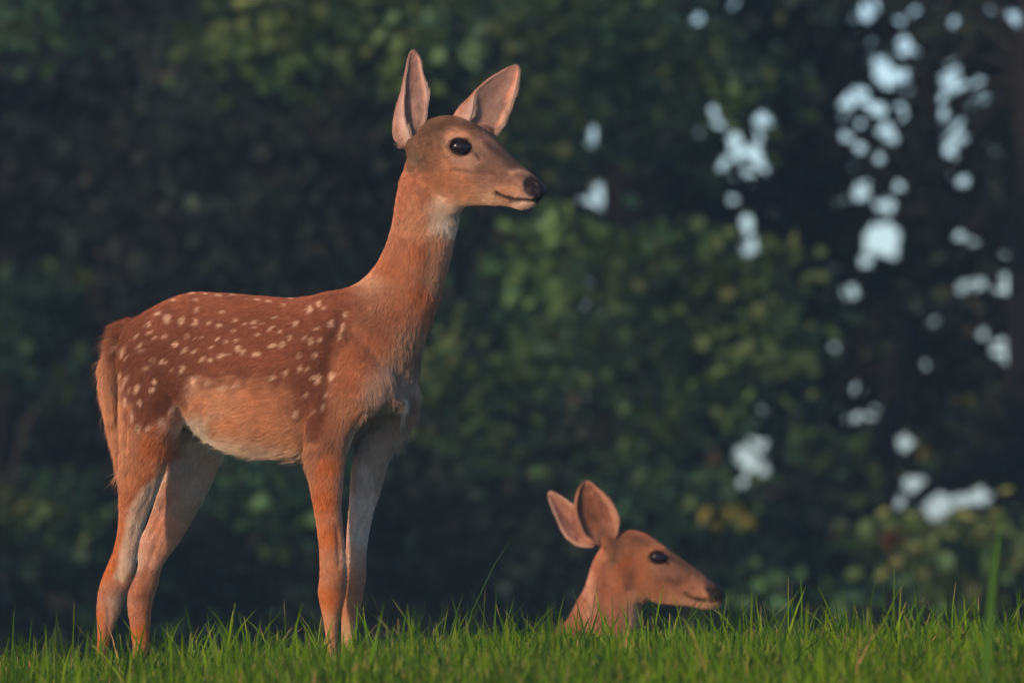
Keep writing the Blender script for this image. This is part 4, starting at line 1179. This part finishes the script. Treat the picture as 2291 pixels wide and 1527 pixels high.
tree('broadleaf_tree.002', 'middle green tree with a ragged leafy edge, its boughs above the resting fawn', 'tree',
     [(1420,1500,42),(1400,1050,42),(1440,600,42.2),(1400,200,42.2),(1430,-600,42.3),(1400,-2000,42)], [.15,.14,.12,.10,.07,.03],
     fill(rt, 1050, 1690, -200, 1180, 41, 43.5, 120, .26, 120, k3)
     + [(1230,40,39.6,.2,.14,.14,150,OLV+LIT),(1330,60,39.6,.24,.14,.14,160,LIT+OLV),(1420,130,39.7,.22,.14,.14,150,LIT),(1520,120,39.6,.2,.14,.1,130,OLV+LIT),(1600,150,39.6,.18,.14,.12,120,LIT+OLV),(1670,175,39.6,.13,.14,.10,90,OLV+LIT),(1380,200,39.7,.25,.14,.14,140,LIT),(1620,240,39.7,.12,.12,.12,60,LIT),(1210,230,39.6,.2,.14,.16,110,OLV),(1190,300,39.6,.12,.1,.1,80,OLV)]
     + [(1440,620,39.6,.2,.14,.1,130,LIT+OLV),(1520,620,39.6,.2,.14,.1,130,OLV+LIT),(1600,610,39.6,.2,.14,.12,140,OLV+LIT),(1680,600,39.6,.13,.14,.14,110,OLV+LIT),(1500,690,39.8,.26,.14,.18,150,LIT),(1600,700,39.7,.24,.14,.18,150,LIT),(1680,700,39.7,.18,.14,.16,120,LIT),(1720,760,39.7,.12,.12,.12,80,LIT+OLV),
        (1300,560,39.8,.2,.14,.2,130,LIT),(1350,800,39.9,.3,.14,.24,150,DK+LIT),(1500,850,39.8,.3,.14,.22,160,LIT),(1620,880,39.8,.25,.14,.2,140,LIT),(1450,960,39.8,.25,.14,.2,130,LIT+DK),(1000,810,39.7,.2,.14,.16,120,OLV),(1090,790,39.7,.18,.14,.14,100,OLV+LIT),(1180,1000,39.9,.24,.14,.2,120,DK+LIT),(1300,1000,39.9,.2,.14,.16,110,DK+LIT)]
     + fill(rt, 1000, 1800, -2600, -200, 41.5, 44, 46, .55, 110), .062, LIT + DK, 103, nleaf=1.3)
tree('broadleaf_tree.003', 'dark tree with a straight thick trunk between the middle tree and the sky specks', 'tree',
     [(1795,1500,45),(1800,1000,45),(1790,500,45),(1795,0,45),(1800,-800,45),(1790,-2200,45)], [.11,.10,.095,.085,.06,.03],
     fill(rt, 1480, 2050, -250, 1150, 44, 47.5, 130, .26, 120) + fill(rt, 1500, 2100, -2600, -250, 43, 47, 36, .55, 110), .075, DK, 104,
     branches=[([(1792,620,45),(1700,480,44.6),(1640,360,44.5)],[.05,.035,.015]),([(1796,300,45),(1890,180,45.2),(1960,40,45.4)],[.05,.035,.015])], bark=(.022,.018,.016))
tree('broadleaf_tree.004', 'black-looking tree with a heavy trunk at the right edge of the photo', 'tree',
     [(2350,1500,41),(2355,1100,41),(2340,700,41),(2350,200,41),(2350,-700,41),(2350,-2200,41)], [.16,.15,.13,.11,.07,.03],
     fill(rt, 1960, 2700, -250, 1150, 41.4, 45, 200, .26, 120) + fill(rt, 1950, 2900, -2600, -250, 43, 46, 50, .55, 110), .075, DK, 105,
     branches=[([(2330,1010,41),(2220,1030,40.6),(2150,1058,40.4),(2080,1090,40.2),(2015,1150,40)],[.05,.042,.034,.028,.018]),([(2330,560,41),(2110,420,42),(2075,-60,42.5)],[.06,.045,.03])], bark=(.011,.010,.010))
tree('small_tree', 'slim crooked tree with a bent dark trunk beside the low sky gap', 'tree',
     [(1972,1500,40.8),(1975,1180,40.8),(2000,1080,40.8),(1982,985,40.8),(2002,900,40.8),(1998,820,40.9),(2020,700,41)], [.036,.036,.034,.042,.034,.026,.01],
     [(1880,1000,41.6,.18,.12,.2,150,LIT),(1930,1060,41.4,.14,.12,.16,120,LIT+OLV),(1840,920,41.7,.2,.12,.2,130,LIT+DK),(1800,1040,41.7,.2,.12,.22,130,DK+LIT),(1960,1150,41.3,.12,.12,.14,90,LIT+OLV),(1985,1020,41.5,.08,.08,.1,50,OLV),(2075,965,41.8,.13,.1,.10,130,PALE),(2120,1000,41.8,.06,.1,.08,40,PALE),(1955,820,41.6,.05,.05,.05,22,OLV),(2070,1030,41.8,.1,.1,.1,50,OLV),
      (1900,850,41.7,.18,.12,.14,100,DK+LIT),(2003,1200,39.2,.014,.02,.03,20,RED),(1870,1120,41.3,.2,.12,.14,120,DK+LIT)], .065, LIT + DK, 106,
     branches=[([(1990,1010,41.5),(1950,960,41.4),(1925,930,41.4)],[.02,.012,.005])], bark=(.014,.011,.010))
# shrubs along the foot of the wood
def shrub(name, label, x0, x1, y0, d, n, pal, seed, size=.22, extra=()):
    r = np.random.default_rng(seed)
    xm = (x0 + x1) / 2
    cl = []
    for i in range(n):
        px = r.uniform(x0, x1); e = 1 - abs(px - xm) / (x1 - x0) * 1.1
        top = 1500 - (1500 - y0) * (.55 + .45 * e) 
        py = r.uniform(top, 1560)
        cl.append((px, py, d + r.uniform(-.6, .6), size, size, size * .75, 100))
    tree(name, label, 'shrub', [(xm, 1500, d), (xm + 12, 1450, d), (xm - 10, 1350, d), (xm + 5, (y0 + 1300) / 2, d)], [.05, .045, .03, .01], cl + list(extra), .07, pal, seed + 500,
         branches=[([(xm, 1440, d), (xm - 90, 1320, d), (xm - 150, 1250, d)], [.03, .02, .008]), ([(xm, 1450, d), (xm + 80, 1330, d), (xm + 150, 1240, d)], [.03, .02, .008])])
shrub('shrub', 'low green shrub at the left edge of the photo, behind the fawn tail', -350, 330, 1090, 40.5, 55, DK + LIT, 201, extra=[(40,1120,39.8,.18,.12,.1,110,BRT),(120,1150,39.8,.16,.12,.08,90,BRT+LIT),(60,720,40,.14,.12,.12,120,BRT+LIT),(95,680,40,.04,.06,.08,50,BRT),(20,760,40,.12,.1,.1,80,LIT),(200,1190,39.8,.14,.12,.08,70,LIT),(130,865,40,.05,.05,.03,26,BRT)])
shrub('shrub.001', 'dark shrub seen under the belly of the standing fawn', 300, 900, 1060, 41, 50, DK, 202, extra=[(590,1080,39.8,.1,.1,.07,70,BRT+LIT),(650,1110,39.8,.07,.1,.1,60,BRT),(690,1090,39.8,.08,.1,.06,50,LIT),(540,1050,39.8,.1,.1,.06,50,LIT)])
shrub('shrub.002', 'dark shrub standing between the two fawns', 850, 1330, 1120, 41.2, 44, DK, 203, extra=[(1170,1120,40,.14,.12,.12,80,LIT+DK),(1240,1080,40,.12,.12,.1,60,LIT+DK)])
shrub('shrub.003', 'green shrub with one bright yellow tuft above the resting fawn', 1280, 1780, 1110, 40.6, 46, DK + LIT, 204, extra=[(1628,1133,39.3,.016,.02,.010,14,YEL),(1560,1110,39.6,.1,.1,.06,60,OLV+LIT),(1500,1120,39.6,.1,.1,.06,60,LIT)])
shrub('shrub.004', 'dark shrub just right of the nose of the resting fawn', 1680, 2060, 1180, 41, 34, DK + LIT, 205)
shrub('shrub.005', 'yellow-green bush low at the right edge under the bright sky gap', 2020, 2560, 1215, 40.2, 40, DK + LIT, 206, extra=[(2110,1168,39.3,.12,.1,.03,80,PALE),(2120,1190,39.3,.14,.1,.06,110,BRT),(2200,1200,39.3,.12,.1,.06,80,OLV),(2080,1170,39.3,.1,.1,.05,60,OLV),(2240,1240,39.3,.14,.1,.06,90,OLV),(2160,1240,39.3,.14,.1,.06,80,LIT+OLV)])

# the wood goes on past both edges of the photo
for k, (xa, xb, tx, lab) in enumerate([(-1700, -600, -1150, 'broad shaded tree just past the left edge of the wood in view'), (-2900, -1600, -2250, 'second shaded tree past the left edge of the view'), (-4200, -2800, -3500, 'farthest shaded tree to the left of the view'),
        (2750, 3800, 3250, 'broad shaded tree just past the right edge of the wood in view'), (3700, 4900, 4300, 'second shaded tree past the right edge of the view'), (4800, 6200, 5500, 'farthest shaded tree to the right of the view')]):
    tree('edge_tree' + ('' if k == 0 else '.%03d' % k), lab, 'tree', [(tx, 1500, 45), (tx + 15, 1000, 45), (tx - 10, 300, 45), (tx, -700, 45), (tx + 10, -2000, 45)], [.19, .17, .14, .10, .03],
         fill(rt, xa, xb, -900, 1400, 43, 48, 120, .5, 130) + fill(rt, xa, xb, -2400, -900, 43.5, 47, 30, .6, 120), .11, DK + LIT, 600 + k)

# an unseen tree added outside the frame on the sunny side: it keeps most of the wood in shade
def add_shade_tree(name, label, x, y, rad, h, n, seed):
    r = np.random.default_rng(seed)
    z0 = float(ground_z(x, y))
    root = empty(name, (x, y, z0)); tag(root, label, 'tree')
    v, f = tube([(x, y, z0 - .2), (x + .1, y, z0 + 1.5), (x - .1, y + .1, z0 + h * .5), (x, y, z0 + h * .9)], [.2, .17, .11, .03], 10, .1, r)
    keep_world(mesh_obj('trunk', v, f, M_bark, col=np.tile(np.array((.045, .034, .028)), (len(v), 1))), root)
    k = n // 60
    u = r.normal(0, 1, (k, 3)); u /= np.linalg.norm(u, axis=1, keepdims=True)
    tc = np.array([x, y, z0 + h * .55]) + u * np.array([rad, rad, h * .48]) * (r.random((k, 1)) ** .4)
    i = r.integers(0, k, n)
    c = tc[i] + r.normal(0, .22, (n, 3))
    v, f, cc = leaves(c, .13, pick(r, n, LIT + DK), r, gaps=False)
    keep_world(mesh_obj('crown', v, f, M_leaf, col=cc, smooth=False), root)
add_shade_tree('shade_tree', 'unseen broad green tree added left of the frame to shade the wood', -10.5, 12.5, 3.2, 9.0, 9000, 401)

# ------------------------------------------------------------------ evening air
HAZE = 0.00115
x0, x1, y0, y1, z0, z1 = -60, 60, -24, 64, -2.4, 11
hv = [(x, y, z) for x in (x0, x1) for y in (y0, y1) for z in (z0, z1)]
hz = mesh_obj('haze', hv, np.array([(0, 1, 3, 2), (4, 6, 7, 5), (0, 4, 5, 1), (2, 3, 7, 6), (0, 2, 6, 4), (1, 5, 7, 3)]), smooth=False)
tag(hz, kind='stuff')
mh = bpy.data.materials.new('evening_haze'); mh.use_nodes = True
th = mh.node_tree; th.nodes.remove(th.nodes['Principled BSDF'])
pv = th.nodes.new('ShaderNodeVolumePrincipled')
pv.inputs['Color'].default_value = (.38, .70, 1, 1)
pv.inputs['Density'].default_value = HAZE
th.links.new(pv.outputs[0], th.nodes['Material Output'].inputs['Volume'])
hz.data.materials.append(mh)
